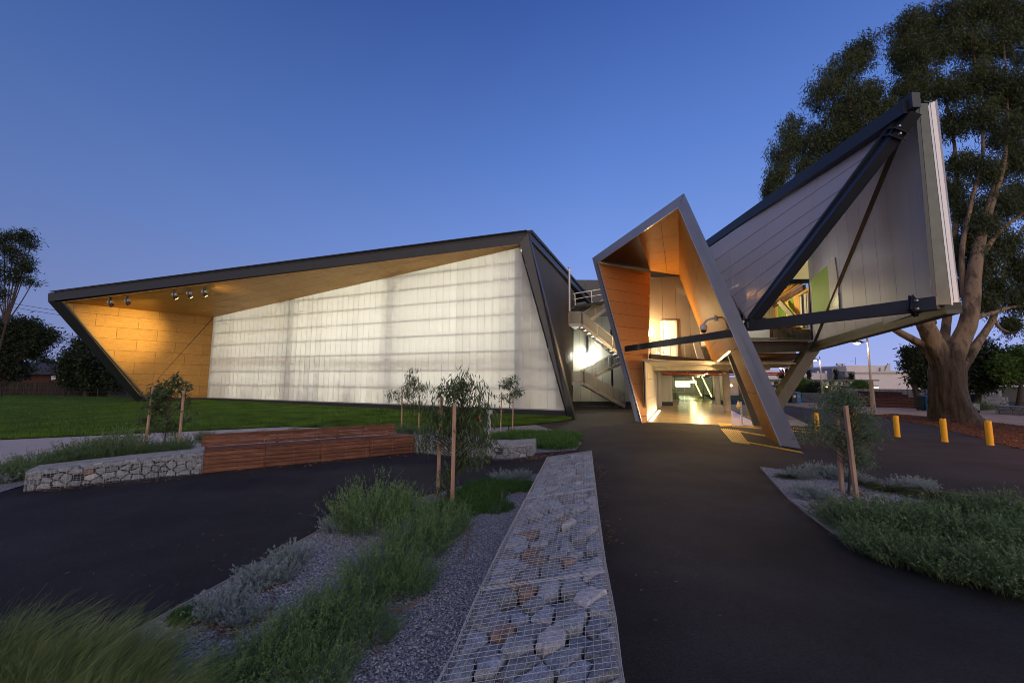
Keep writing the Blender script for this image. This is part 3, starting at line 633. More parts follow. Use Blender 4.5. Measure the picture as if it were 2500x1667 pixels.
# outer skins: roof and both sides run back along the passage
T = 13.5
for (a, b), ln in (((O[0], O[1]), .35), ((O[1], O[2]), 8), ((O[2], O[3]), 2.5)):
    MB().quad(a + E_ * .33, b + E_ * .33, b + E_ * ln, a + E_ * ln).build('outer_skin', zinc_m, por)
MB().quad(O[2] + E_ * .3, Mp(1792, 740) + E_ * .3, Mp(1792, 740) + E_ * T, O[2] + E_ * T).build('outer_skin', zinc_m, por)
# lining
BR = I[2] + E_ * 13.0; nR = nrm(np.cross(I[3] - I[2], E_)); Rp = lambda px, py: PL(px, py, I[2], nR)
BK_ = DY(1588, 664, 27.2); BK_[2] = I[1][2] + .05
BLw = DY(1594, 683, 29.3)
Ib = G(1579, 1031.5)
nL = nrm(np.cross(I[1] - I[0], BK_ - I[0]))
def onL(p): return p - nL * np.dot(p - I[0], nL)
cladding([onL(p) for p in (I[0], Ib, BK_, I[1])], 40, .90, .022, .03, ply_orange, por, 'orange_board', normal=nL if np.dot(nL, CC - I[0]) < 0 else -nL, off=(0, .35))
MB().add([p + V(-.06, .1, 0) for p in (I[0], Ib, BK_, I[1])], [(0, 1, 2, 3)]).build('lining_backing', black_m, por)
ceil = [I[1], I[2], BR, BR + V(-2.2, -.05, -.25), BLw, BK_]
nC = nrm(np.cross(I[2] - I[1], BR - I[1])); nC = nC if nC[2] > 0 else -nC
cp = [p - nC * np.dot(p - I[1], nC) for p in (I[1], I[2], BR, BK_ + (BLw - BK_) * 1.0)]
cladding([cp[0], cp[1], cp[2], cp[3], BK_ - nC * np.dot(BK_ - I[1], nC)][:5], 2.4, 1.25, .024, .03, ply_amber, por, 'ceiling_board', normal=nC, xdir=E_, off=(.3, .2))
MB().add([p + V(0, 0, .08) for p in cp], [(0, 1, 2, 3)]).build('lining_backing', black_m, por)
Q3 = Rp(1742, 891); zq = 3.35
def edge_at(z): t = (I[2][2] - z) / (I[2][2] - I[3][2]); return I[2] + (I[3] - I[2]) * t
X = edge_at(zq); Q2 = X + E_ * 2.45; Q3 = X + E_ * 12.9
nRi = nR if np.dot(nR, CC - I[2]) < 0 else -nR
cladding([I[2], BR, Q3, X], 3.6, 3.2, .022, .03, ply_amber, por, 'amber_board', normal=nRi, xdir=E_, off=(2.2, .4))
BB = I[3] + E_ * 2.45; BB[2] = 0
cladding([X - V(0, 0, .02), Q2 - V(0, 0, .02), BB, I[3]], 3.0, 1.72, .022, .03, ply_amber, por, 'amber_board', normal=nRi, xdir=E_, off=(-.2, 0))
MB().add([I[2] + nRi * .06, BR + nRi * .06, Q3 + nRi * .06, Q2 + nRi * .06, BB + nRi * .06, I[3] + nRi * .06], [(0, 1, 2, 3), (0, 3, 4, 5)]).build('lining_backing', black_m, por)
MB().slab([Q2, Q3, Q3 + nRi * .5, Q2 + nRi * .5], V(0, 0, .05)).build('bottom_trim', darkmetal, por)
MB().slab([Q2, BB, BB + nRi * .45, Q2 + nRi * .45], E_ * .05).build('leg_back', browniron, por)
# beams tying the portal
MB().beam(Mp(1524, 851.5) + nM * .1, Mp(1789, 812.5) + nM * .1, .16, .30).build('tie_beam', darkmetal, por)
MB().beam(DY(1586, 869.5, 22.6), DY(1739, 884, 25.6), .14, .26).build('tie_beam', mat('tie_brown', (.05, .04, .04), .5), por)
# inclined steel column behind the right leg
MB().slab([DY(1778, 868, 17.9), DY(1795, 868, 17.9), G(1862, 1040), G(1841, 1040)], E_ * .35).build('inclined_column', browniron, por)
# light strip along the lower edge of the lining
ls = thing('portal_strip_light', 'slanting warm strip light on the lower edge of the orange lining', 'strip light', Q2)
sa, sb = Rp(1742, 891), Rp(1783, 857)
sdn = -nRi * .04
MB().beam(sa + sdn - V(0, 0, .02), sb + sdn - V(0, 0, .02), .05, .07).build('diffuser', lamp_warm, ls); MB().beam(sa + sdn * .3 + V(0, 0, .03), sb + sdn * .3 + V(0, 0, .03), .07, .04).build('channel', galv_m, ls)
light('strip_light', 'AREA', (sa + sb) / 2 - nRi * .15 - V(0, 0, .15), 330, (1, .66, .30), 8, (sa + sb) / 2 - nRi * 2 - V(0, 0, 3), size_y=.1)
# dome camera
cmp_ = Rp(1750, 776)
dc = thing('dome_camera', 'white dome security camera on a bent arm on the orange lining', 'camera', cmp_)
k = -nRi; MB().box(cmp_ + k * .03, (.10, .12, .26)).build('wall_plate', white_m, dc)
hd = cmp_ + k * .52 + V(-.05, 0, -.05)
MB().path([cmp_ + k * .05, cmp_ + k * .22 + V(0, 0, .03), cmp_ + k * .44 + V(0, 0, .02), hd + V(0, 0, -.10)], [.045, .045, .045, .05], 10).build('arm', white_m, dc, smooth=True)
MB().path([hd + V(0, 0, -.08), hd + V(0, 0, -.14), hd + V(0, 0, -.30), hd + V(0, 0, -.34)], [.08, .15, .155, .13], 16).build('housing', white_m, dc, smooth=True)
MB().path([hd + V(0, 0, -.34), hd + V(0, 0, -.40), hd + V(0, 0, -.45), hd + V(0, 0, -.47)], [.12, .115, .075, .02], 16).build('dome', black_m, dc, smooth=True)

# ================================================================== UPPER HALL AND UNDERCROFT (the main building behind the portal)
mbd = thing('main_building', 'two-storey building behind the portal with a lit glazed undercroft', 'building', (14, 30, 0))
cladding([V(9.6, 29.35, 3.75), V(21, 29.35, 3.75), V(21, 29.35, 10.3), V(9.6, 29.35, 10.3)], 1.0, 30, .025, .05, poly_hall, mbd, 'wall_panel', normal=V(0, 1, 0), off=(.35, 0))
MB().quad(V(9.6, 29.5, 3.6), V(21, 29.5, 3.6), V(21, 29.5, 10.3), V(9.6, 29.5, 10.3)).build('wall_backing', darkmetal, mbd)
a = DY(1614, 784, 29.3); b = DY(1649, 784, 29.3); x0, x1, zt = a[0], b[0], a[2]
fr = MB().box(((x0 + x1) / 2, 29.27, zt), (x1 - x0 + .12, .12, .12)).box((x0, 29.27, (zt + 3.8) / 2), (.12, .12, zt - 3.8)).box((x1, 29.27, (zt + 3.8) / 2), (.12, .12, zt - 3.8)).box(((x0 + x1) / 2, 29.27, 4.75), (x1 - x0, .1, .07))
fw = fr.build('window', white_m, mbd); MB().quad(V(x0, 29.3, 3.8), V(x1, 29.3, 3.8), V(x1, 29.3, zt), V(x0, 29.3, zt)).build('pane', emis('lit_pane', (1, .93, .75), .35), fw)
# slab edge, upper floor, balustrade glass
MB().box((16, 28.95, 3.45), (11.6, .3, .56)).build('slab_edge', conc_beam, mbd)
MB().box((16, 34, 3.62), (11.6, 9.6, .12)).build('upper_floor', conc_beam, mbd)
for x in np.arange(10.5, 15.5, 1.05):
    MB().quad(V(x + .03, 28.9, 3.8), V(x + 1.02, 28.9, 3.8), V(x + 1.02, 28.9, 4.75), V(x + .03, 28.9, 4.75)).build('balustrade_pane', glass_clear, mbd)
    MB().box((x, 28.9, 4.25), (.04, .05, 1.0)).build('balustrade_post', galv_m, mbd)
MB().slab([DY(1692, 835, 28.5), DY(1706, 835, 28.5), DY(1722, 880, 28.5), DY(1705, 880, 28.5)], V(0, .1, 0)).build('leaning_panel', white_m, mbd)
cl = DY(1590, 781, 27.6)
for nm, p, lab in (('hall_lamp', V(9.95, 28.6, 5.5), 'small glowing wall light at the back edge of the orange boards'),):
    t = thing(nm, lab, 'wall light', p); MB().box(p, (.14, .08, .26)).build('diffuser', emis('hall_glow', (1, .75, .3), 3), t); MB().box(p + V(0, .06, 0), (.2, .05, .32)).build('backplate', galv_m, t)
for p, en, c in ((V(10.8, 28.4, 4.2), 45, (1, .93, .75)), (V(9.95, 28.3, 5.75), 820, (1, .66, .28))):
    light('hall_light', 'POINT', p, en, c, .15)
# undercroft
cor = [G(1579, 1030), G(1850, 1041)]
e1 = E_; C0 = cor[0]; wid = 4.9; fl_r = G(1850, 1041)
perp = nrm(fl_r - C0)
FA, FB = C0, fl_r + perp * .2
MB().slab([FA, FB, FB + e1 * 21, FB + e1 * 60, FA + e1 * 60], V(0, 0, .012)).build('undercroft_floor', floor_m, mbd, )
LWn = V(e1[1], -e1[0], 0)
def lw(t, z, o=0): return C0 + e1 * t + V(0, 0, z) + LWn * o
zc = 3.15
cladding([lw(.1, .02), lw(11, .02), lw(11, 3.2), lw(.1, 3.2)], 3.4, 1.12, .018, .05, conc_wall, mbd, 'concrete_panel', normal=-LWn, off=(0, 0), bond=.0)
cladding([lw(11, .02, .06), lw(28, .02, .06), lw(28, 3.2, .06), lw(11, 3.2, .06)], 3.4, 1.12, .018, .05, conc_wall, mbd, 'concrete_panel', normal=-LWn)
MB().quad(lw(0, 0, -.12), lw(60, 0, -.12), lw(60, 3.2, -.12), lw(0, 3.2, -.12)).build('wall_backing', conc_beam, mbd)
MB().slab([lw(0, zc, -.2), lw(60, zc, -.2), lw(60, zc, 5.6), lw(22, zc, 5.8), lw(17, zc, 7.0), lw(6, zc, 8.5)], V(0, 0, .1)).build('undercroft_ceiling', conc_beam, mbd)
for t in (6.5, 11, 16, 21.5, 30, 40): MB().beam(lw(t, zc - .14, 0), lw(t + .6, zc - .14, 6.8 if t < 20 else 5.3), .5, .28).build('ceiling_beam', conc_beam, mbd)
for o, t0, t1 in ((2.2, 8.5, 26), (4.6, 8.6, 26)): MB().tube(lw(t0, zc - .38, o), lw(t1, zc - .38, o), .05).build('sprinkler_pipe', redpipe, mbd)
MB().tube(lw(9.5, zc - .36, .5), lw(12.2, zc - .36, 9), .05).tube(lw(13.5, zc - .42, .3), lw(15, zc - .42, 9), .05).build('sprinkler_pipe', redpipe, mbd)
for px, py, z in ((1753, 986, .24), (1776, 1004.6, .24)):
    p = G(px, py); MB().tube(p, p + V(0, 0, 3.3), z, n=20).build('round_column', conc_wall, mbd, smooth=False)
# glass screen of the undercroft: five panes with a rail
ga, gb = G(1626, 978), G(1741, 978.5)
for i in range(5):
    p = ga + (gb - ga) * (i / 5 + .004); q = ga + (gb - ga) * ((i + 1) / 5 - .004)
    MB().quad(p + V(0, 0, .04), q + V(0, 0, .04), q + V(0, 0, 3.1), p + V(0, 0, 3.1)).build('glass_pane', glass_green, mbd)
MB().beam(ga + V(0, 0, 1.0), gb + V(0, 0, 1.0), .06, .07).beam(ga + V(0, 0, .04), gb + V(0, 0, .04), .08, .08).build('glazing_rail', galv_m, mbd)
for i in (0, 1, 4, 5): c = ga + (gb - ga) * i / 5; MB().beam(c, c + V(0, 0, 3.1), .07, .05, up=dW).build('glazing_post', darkmetal, mbd)
gc = gb - V(0, .02, 0); MB().quad(gc + V(0, 0, .04), gc + V(-1.0, -5, .04), gc + V(-1.0, -5, 3.1), gc + V(0, 0, 3.1))
# beyond the glass: bright end of the passage, leaning strip lights
pe = lw(50, 0, 2.8)
MB().box(lw(59, 1.6, 5), (12, .2, 3.2), math.atan2(-LWn[1], -LWn[0]) ).build('passage_end_wall', conc_wall, mbd)
MB().slab([lw(28.5, 0, -.1), lw(31, 0, 1.5), lw(31, 3.1, .7), lw(28.5, 3.1, -.1)], e1 * .3).build('leaning_wall', conc_wall, mbd)
MB().quad(lw(27, 0, 6.2), lw(50, 0, 6.2), lw(50, 3.1, 6.2), lw(27, 3.1, 6.2)).build('inner_wall', mat('dim_wall', (.10, .11, .07), .6), mbd)
for (t, o), w in (((36, 3.6), .12), ((33, 4.6), .12)):
    MB().beam(lw(t, 2.9, o - .5), lw(t, .4, o + .5), w, w).build('leaning_strip_light', lamp_warm, mbd)
for t, o, zz, sx, sz in ((54, 1.9, 1.9, 2.4, 1.0), (54, 3.6, 2.3, 1.0, .5)):
    MB().box(lw(t, zz, o), (sx, .1, sz), math.atan2(LWn[1], LWn[0])).build('bright_window', emis('passage_glow', (1, .93, .66), 9) if t == 54 and o < 2 else lamp_warm, mbd)
for t, en in ((14, 60), (19.5, 90), (34, 160), (48, 300)): light('undercroft_light', 'POINT', lw(t, 2.55, 3.2), en, (1, .80, .44), .2)
light('undercroft_light', 'POINT', lw(3.5, 2.9, 3.2), 60, (1, .72, .34), .25)
for q in (V(15.5, 26.0, 3.2), V(18.5, 30.5, 3.2)):
    light('undercroft_light', 'POINT', q, 26, (1, .72, .36), .15); MB().tube(q + V(0, 0, .25), q + V(0, 0, .5), .12).build('downlight', lamp_warm, mbd)
for t0, t1, o in ((14.5, 16.6, 3.7), (18, 21, 3.7), (29, 32, 3.6)): MB().beam(lw(t0, zc - .35, o), lw(t1, zc - .35, o), .14, .07).build('ceiling_tube', lamp_tube, mbd)
# floor strip along the left wall
MB().beam(lw(.4, .035, .18), lw(9.2, .035, .18), .14, .04).build('floor_strip_light', emis('floor_glow', (1, .88, .60), 4), mbd)
light('floor_strip', 'AREA', lw(4.8, .12, .30), 95, (1, .83, .50), 8.6, lw(4.8, 1.6, .0), size_y=.08).rotation_euler
def orient(o, zaxis, xaxis):
    z = nrm(zaxis); x = nrm(np.array(xaxis) - z * np.dot(xaxis, z)); y = np.cross(z, x); l = o.location.copy()
    o.matrix_world = Matrix(((x[0], y[0], z[0], l[0]), (x[1], y[1], z[1], l[1]), (x[2], y[2], z[2], l[2]), (0, 0, 0, 1)))
for o in list(bpy.data.objects):
    if o.type == 'LIGHT' and o.name.startswith('floor_strip'): orient(o, LWn * .8 - V(0, 0, 1), e1)
    if o.type == 'LIGHT' and o.name.startswith('strip_light'): orient(o, V(nRi[0], nRi[1], 0) * .6 + V(0, 0, 1), sb - sa)
# garden strip to the right of the undercroft, beyond the columns
part('undercroft_garden', [tuple(FB + e1 * 1 + perp * .1 + V(0, 0, .008)), tuple(FB + e1 * 1 + perp * 2.2 + V(0, 0, .008)), tuple(FB + e1 * 22 + perp * 4 + V(0, 0, .008)), tuple(FB + e1 * 22 + perp * .1 + V(0, 0, .008))], [(0, 1, 2, 3)], gravel_bed, None, 'structure')

# ================================================================== RIGHT WING: cantilevered truss box
wing = thing('truss_wing', 'sharp cantilevered upper wing with black truss beams and grey translucent cladding', 'building', (14, 18, 0))
N0 = V(17.6, 23.1, 4.1); TipB = DY(2290, 736, 12.0); TipT = DY(2240, 252, 12.0); BN = G(1832, 792, 4.45) if False else DY(1832, 792, 17.1)
TopL = DY(1722, 598, 24.2); TopR = DY(2222, 243, 12.1)
def bb(a, b, w, h, m, nm, up=(0, 0, 1)): return MB().beam(a, b, w, h, up).build(nm, m, wing)
bb(DY(1715, 607, 24.6), DY(2218, 261, 12.0), .36, .46, bluesteel, 'top_chord')
MB().box(DY(2222, 254, 12.0), (.26, .4, .50)).build('chord_end', bluesteel, wing)
bb(DY(1836, 785, 17.0), DY(2230, 276, 12.0), .34, .40, bluesteel, 'diagonal_chord', up=(0, -1, .2))
bb(DY(1829, 777, 17.2), DY(2204, 270, 12.25), .16, .16, darkmetal, 'inner_diagonal', up=(0, -1, .2))
bb(DY(1826, 797, 16.9), DY(2290, 740, 12.0), .34, .40, bluesteel, 'bottom_chord')
bb(DY(2222, 280, 12.6), N0 + V(0, -.1, .2), .17, .22, mat('brace_brown', (.06, .052, .042), .45, metal=.2), 'brace', up=(0, -1, .2))
bb(N0 + V(0, 0, .2), DY(1872, 1024, 23.3) * V(1, 1, 0), .60, .60, browniron, 'support_strut', up=(0, -1, 0))
# bolted splice joints
for q, d in ((DY(2180, 340, 12.45), DY(2198, 317, 12.28)), (DY(2222, 748, 12.5), DY(2238, 746, 12.36))):
    ax = nrm(d - q); t_ = (q + d) / 2
    MB().beam(q, d, .42, .12, up=(0, -1, .2)).beam(q + ax * .02, q + ax * .06, .52, .5, up=(0, -1, .2)).beam(d - ax * .06, d - ax * .02, .52, .5, up=(0, -1, .2)).build('splice', darkmetal, wing)
    for s1 in (-1, 1):
        for s2 in (-1, 1): MB().tube(t_ + V(.13 * s1, -.2, .13 * s2), t_ + V(.13 * s1, -.27, .13 * s2), .035, n=6).build('bolt', galv_m, wing)
bn = DY(1836, 788, 16.9); MB().box(bn, (.5, .3, .34), .3).box(bn + V(.35, -.05, .1), (.3, .2, .2)).box(bn + V(-.2, -.1, -.12), (.3, .2, .25)).build('node_plate', darkmetal, wing)
# tip column and its outer faces
Yc = 12.0
cP = lambda a: DY(a[0], a[1], Yc)
MB().slab([cP((2234, 250)), cP((2244, 250)), cP((2287, 727)), cP((2275, 729))], V(.37, .35, 0)).build('tip_column', bluesteel, wing)
MB().slab([cP((2243, 253)), cP((2265, 252)), cP((2323, 744)), cP((2288, 744))], V(.53, .5, 0)).build('tip_column', mat('column_face', (.088, .098, .088), .35, metal=.3, var=.2), wing)
MB().slab([cP((2265, 262)), cP((2270, 250)), cP((2329, 745)), cP((2322, 744))], V(.05, .3, 0)).build('cap_strip', zinc_edge, wing)
MB().slab([cP((2271.5, 249)), cP((2282, 248)), cP((2342, 748)), cP((2331, 747))], V(.05, .3, 0)).build('cap_strip', white_cap, wing)
MB().slab([cP((2256, 246)), cP((2278, 249)), cP((2278, 251)), cP((2256, 249))], V(0, .4, 0)).build('roof_trim', black_m, wing)
# the long outer skin beyond the tip (seen only from the side)
MB().quad(cP((2340, 748)), cP((2340, 748)) + V(1.2, 2.8, 0), cP((2281, 248)) + V(1.2, 2.8, 0), cP((2281, 248))).build('outer_skin', zinc_m, wing)
# right-hand wall: clad in tall translucent sheets
w0 = N0 + V(0, 0, 0); w1 = DY(2292, 752, 12.2)
wn_ = nrm(np.cross((w1 - w0) * V(1, 1, 0), V(0, 0, 1))); Wp = lambda px, py: PL(px, py, w0, wn_)
wn_in = wn_ if np.dot(wn_, CC - w0) < 0 else -wn_
TT = Wp(2262, 262)
cladding([w0 + V(0, 0, -.1), w1 + V(0, 0, .1), V(w1[0], w1[1], 11.3), V(w0[0], w0[1], 10.6)], 1.22, 30, .03, .05, poly_grey, wing, 'translucent_sheet', normal=wn_in, off=(.35, 0))
MB().quad(w0 + wn_in * .5, w1 + wn_in * .5, V(w1[0], w1[1], 11.2) + wn_in * .5, V(w0[0], w0[1], 10.6) + wn_in * .5).build('outer_sheet', poly_grey, wing)
pr_ = -wn_in * .012
MB().slab([Wp(1982, 682) + pr_, Wp(2023, 647) + pr_, Wp(2035, 745) + pr_, Wp(2036, 775) + pr_, Wp(1989, 778) + pr_], -wn_in * .03).build('green_panel', green_wall, wing)
MB().slab([Wp(2023, 644) + pr_ * 2, Wp(2041, 628) + pr_ * 2, Wp(2049, 690) + pr_ * 2, Wp(2052, 755) + pr_ * 2, Wp(2032, 770) + pr_ * 2], -wn_in * .03).build('pale_reveal', lilac_m, wing)
MB().slab([Wp(2048, 716) + pr_ * 4, Wp(2051, 715) + pr_ * 4, Wp(2053, 752) + pr_ * 4, Wp(2050, 757) + pr_ * 4, Wp(2031, 759) + pr_ * 4], -wn_in * .03).build('dark_window', darkwin, wing)
# underside: soffit, dark edge beams
EB = V(24.4, 38, 3.75)
U = [N0 + V(0, 0, -.30), V(12.9, 23.4, 3.75), V(16.0, 40, 3.7), EB]
MB().add(U, [(0, 1, 2, 3)]).build('soffit', soffit_brown, wing)
bb(N0 + V(0, 0, .12), DY(2328, 754, 12.0) + V(0, 0, .03), .40, .34, mat('edge_beam', (.05, .047, .035), .5, metal=.2), 'edge_beam')
bb(N0 + V(-.1, -.05, -.14), DY(2328, 761, 12.0) + V(0, 0, 0), .34, .12, browniron, 'edge_trim')
bb(N0 + V(.1, 0, -.18), EB, .3, .2, browniron, 'edge_trim')
# floor slab and lower beams on the glazed side
LG = lambda px, py: DY(px, py, 23.2)
bb(LG(1786, 854), LG(1994, 850), .3, .36, browniron, 'floor_beam')
MB().slab([LG(1780, 838), LG(1990, 834), LG(1990, 845), LG(1780, 848)], V(0, .2, 0)).build('timber_edge', teak_dark, wing)
bb(LG(1780, 833), LG(1992, 831), .12, .08, galv_m, 'glazing_sill')
# glazed wall, lower band, mullions
MB().slab([LG(1994, 832), LG(1987, 700), LG(1983, 640), LG(1979, 640), LG(1983, 700), LG(1989, 832)], V(0, .3, 0)).build('mullion', darkmetal, wing)
MB().slab([LG(1880, 682), LG(1985, 681), LG(1985, 690), LG(1880, 694)], V(0, .2, 0)).build('transom', darkmetal, wing)
for a, b in ((1900, 1930), (1931, 1960), (1961, 1988)):
    MB().quad(LG(a, 800), LG(b, 798), LG(b, 830), LG(a, 831)).build('dim_pane', glass_dim, wing)
for a, b in ((1830, 1880), (1881, 1935), (1936, 1984)):
    MB().quad(LG(a, 795), LG(b, 795), LG(b, 640), LG(a, 640)).build('window_pane', glass_clear, wing)
MB().box((LG(1945, 815) + V(0, 1.6, 0)), (3.6, .1, 1.3)).build('inner_spandrel', teak_dark, wing)
cladding([LG(1898, 832) + V(0, .35, 0), LG(1990, 832) + V(0, .35, 0), LG(1990, 802) + V(0, .35, 0), LG(1898, 802) + V(0, .35, 0)], .36, 5, .02, .03, mat('brown_board', (.16, .12, .085), .6), wing, 'inner_board', normal=V(0, 1, 0))
# room behind the glass: its right-hand wall runs back from the mullion, timber battens overhead
zf, zcl = 4.75, 8.05
iw0 = V(17.75, 23.6, 0); iwd = nrm(V(19.55, 29.0, 0) - iw0); iwn = V(iwd[1], -iwd[0], 0); Ip = lambda px, py, o=0: PL(px, py, iw0 - iwn * o, iwn)
MB().quad(iw0 + V(0, 0, zf), iw0 + iwd * 13 + V(0, 0, zf), iw0 + iwd * 13 + V(0, 0, zcl), iw0 + V(0, 0, zcl)).build('room_side_wall', yellow_wall, wing)
MB().quad(V(14.1, 35.8, zf), V(21.8, 35.8, zf), V(21.8, 35.8, zcl), V(14.1, 35.8, zcl)).build('room_wall', yellow_wall, wing)
MB().slab([V(14.1, 23.5, zf - .1), V(17.65, 23.5, zf - .1), V(21.9, 35.9, zf - .1), V(14.1, 35.9, zf - .1)], V(0, 0, .1)).build('room_floor', conc_beam, wing)
MB().quad(V(14.1, 23.5, zcl + .12), V(17.7, 23.5, zcl + .12), V(21.9, 36, zcl + .12), V(14.1, 36, zcl + .12)).build('room_ceiling', teak_dark, wing)
for k_ in range(10):
    q = iw0 - iwn * (.25 + .34 * k_) + V(0, 0, zcl); MB().beam(q, q + iwd * 12, .20, .08).build('ceiling_batten', mat('batten', (.65, .34, .08), .5) if k_ == 0 else MATS['batten'], wing)
MB().beam(iw0 - iwn * .1 + V(0, 0, zcl - .22), iw0 - iwn * .1 + iwd * 12 + V(0, 0, zcl - .22), .12, .30).build('edge_batten', teak_dark, wing)
orange_w = mat('orange_plaster', (.70, .38, .10), .6)
def ipanel(pts, m_, nm, o=.05): MB().slab([Ip(*q, o) for q in pts], iwn * .03).build(nm, m_, wing)
ipanel([(1936, 722), (1974, 700), (1976, 800), (1942, 800)], orange_w, 'orange_bay')
ipanel([(1925, 729), (1935.5, 723), (1941, 800), (1930, 800)], green_wall, 'green_bay'); ipanel([(1900, 748), (1914, 740), (1921, 800), (1900, 800)], green_wall, 'green_bay')
ipanel([(1951, 722), (1971, 711), (1974, 800), (1957, 800)], darkwin, 'inner_window', .09)
for a_, b_ in ((1952, 1956), (1962, 1967), (1969, 1971)): ipanel([(a_, 724 - (a_ - 1952) * .55), (b_, 724 - (b_ - 1952) * .55), (b_ + 4, 800), (a_ + 4, 800)], white_m, 'curtain', .14)
bb(Ip(1905, 738, .5), Ip(1950, 790, .5), .26, .26, conc_beam, 'room_brace', up=(0, -1, 0))
MB().box((14.05, 29.5, 6.4), (.1, 12, 3.3)).build('room_end_wall', white_m, wing)
light('room_light', 'POINT', (15.6, 27.0, 7.3), 420, (1, .85, .48), .25); light('room_light', 'POINT', (18.0, 31, 7.3), 700, (1, .85, .5), .25)
for q in (V(15.6, 27.0, 7.5), V(18, 31, 7.5)): MB().box(q + V(0, 0, .35), (.3, .3, .10)).build('room_lamp', lamp_warm, wing)
MB().quad(*[LG(*q) + V(0, .12, 0) for q in ((1942, 687), (1984, 681), (1984, 630), (1942, 630))]).build('clerestory', emis('lit_clerestory', (1, .78, .34), .32), wing)
# white lit wall below the chord, to the left
MB().quad(LG(1780, 832) + V(0, .4, 0), LG(1890, 832) + V(0, .4, 0), LG(1890, 780) + V(0, .4, 0), LG(1780, 780) + V(0, .4, 0)).build('white_panel', white_m, wing)
light('panel_fill_light', 'POINT', LG(1850, 800) + V(0, -.8, .2), 22, (1, .92, .7), .15)  # fill light added to brighten the white panel, no lamp known here
# shade fabric triangle with welded seams
S0, S1, S2 = DY(1734, 606, 23.6), DY(2202, 283, 12.6), DY(1827, 782, 17.3)
S3 = DY(1700, 640, 23.4); S4 = DY(1790, 772, 18.4)
S0b = DY(1716, 617, 24.0)
MB().add([S0b, S1, S2, DY(1760, 700, 21.0)], [(0, 1, 2, 3)]).build('shade_screen', fabric, wing)
nSc = nrm(np.cross(S1 - S0b, S2 - S0b)); nSc = nSc if np.dot(nSc, CC - S1) > 0 else -nSc
Scp = lambda px, py: PL(px, py, S1, nSc) + nSc * .02
for a, b in (((2169, 293), (2158, 318)), ((1998, 425), (1976, 560)), ((1876, 510), (1845, 740)), ((1785, 590), (1790, 700)), ((1740, 640), (2130, 372)), ((1748, 676), (2085, 440)), ((1755, 700), (2040, 505)), ((1775, 735), (1985, 575)), ((1790, 760), (1935, 645)), ((1805, 770), (1880, 716))):
    MB().beam(Scp(*a), Scp(*b), .02, .02).build('seam', fabric_seam, wing)
MB().beam(S0b, S1, .04, .05).beam(S1, S2, .04, .05).build('screen_edge', zinc_edge, wing)
# columns added behind the fabric only to shade it, then the roof
for t_ in (.75, .95):
    p_ = V(17.6, 23.1, 4.3) * (1 - t_) + V(13.0, 24.3, 4.3) * t_; MB().beam(p_, V(p_[0], p_[1], 10.2), .3, .3, up=(0, 1, 0)).build('inner_column', browniron, wing)
MB().add([TopL + V(0, .3, .2), DY(2240, 248, 12.0) + V(0, .3, 0), V(21, 26, 10.6), V(20, 40, 10.6), V(12, 40, 10.6)], [(0, 1, 2, 3, 4)]).build('roof', darkmetal, wing)
MB().quad(V(10.5, 29.2, 3.8), V(21, 29.2, 3.8), V(21, 29.2, 10.6), V(10.5, 29.2, 10.6))
light('wing_fill_light', 'POINT', (14.8, 20.5, 8.3), 26, (1, .9, .75), .3)  # fill light added behind the fabric, no lamp known here
# ================================================================== GABIONS
def pick_stone(rs): r = rs.random(); return stone_warm if r < .028 else (stone_pale if r < .065 else stone_m)
def stones_on(t, W_, H_, cell, seed, fn, depth=.09, gap=.006, single=True, aspect=1.35, name='stone'):
    rs = random.Random(seed); acc = MB()
    for c in voronoi(W_, H_, cell, seed, aspect):
        r = stone_geo(c, fn, depth, gap, rs)
        if r is None: continue
        if single: part(name, r[0], r[1], pick_stone(rs), t)
        else: acc.add(*r)
    if not single: acc.build('stone_filling', stone_m, t, 'stuff')
def wires_on(mb, W_, H_, fn, step=.05, r=.0017, out=.012, sub=.25):
    def strip(a, b):
        L = math.hypot(b[0] - a[0], b[1] - a[1]); k = max(1, int(L / sub)); P = []
        for i in range(k + 1):
            x = a[0] + (b[0] - a[0]) * i / k; y = a[1] + (b[1] - a[1]) * i / k; P.append(fn(x, y, out + random.uniform(-.0025, .0035)))
        mb.path(P, [r] * len(P), 4, False)
    n = round(W_ / step); m_ = round(H_ / step)
    for i in range(n + 1): strip((i * W_ / n + random.uniform(-.003, .003), 0), (i * W_ / n + random.uniform(-.003, .003), H_))
    for j in range(m_ + 1): strip((0, j * H_ / m_ + random.uniform(-.003, .003)), (W_, j * H_ / m_ + random.uniform(-.003, .003)))
# the long low gabion running towards the camera
Ls = [(p[0], p[1]) for p in GL][::-1]; Rs_ = [(p[0], p[1]) for p in GR][::-1]
Ls = [(-.70, -.2), (-.52, 1.2)] + Ls; Rs_ = [(.34, -.2), (.48, 1.2)] + Rs_
def itp(L, y):
    for (x0, y0), (x1, y1) in zip(L, L[1:]):
        if y <= y1: return x0 + (x1 - x0) * (y - y0) / (y1 - y0)
    return L[-1][0]
GS = 9.2
def fgp(s, t, z):
    yl = -.2 + (Ls[-1][1] + .2) * s / GS; yr = -.2 + (Rs_[-1][1] + .2) * s / GS
    a = V(itp(Ls, yl), yl, z); b = V(itp(Rs_, yr), yr, z); return a + (b - a) * t
gab = thing('gabion_wall', 'long low stone-filled wire basket wall running away from the foreground', 'gabion wall', (.5, 4.5, 0))
HG = .452
stones_on(gab, 1.0, GS, .160, 11, lambda x, y, o: fgp(y, x, HG - .02 + o), .10, .009, aspect=1.3)
stones_on(gab, GS, HG - .10, .17, 12, lambda x, y, o: fgp(x, 1 + (o - .02) / 1.0, y), .08, .006, single=False)
stones_on(gab, GS, HG - .10, .17, 13, lambda x, y, o: fgp(x, -(o - .02) / 1.0, y), .08, .006, single=False)
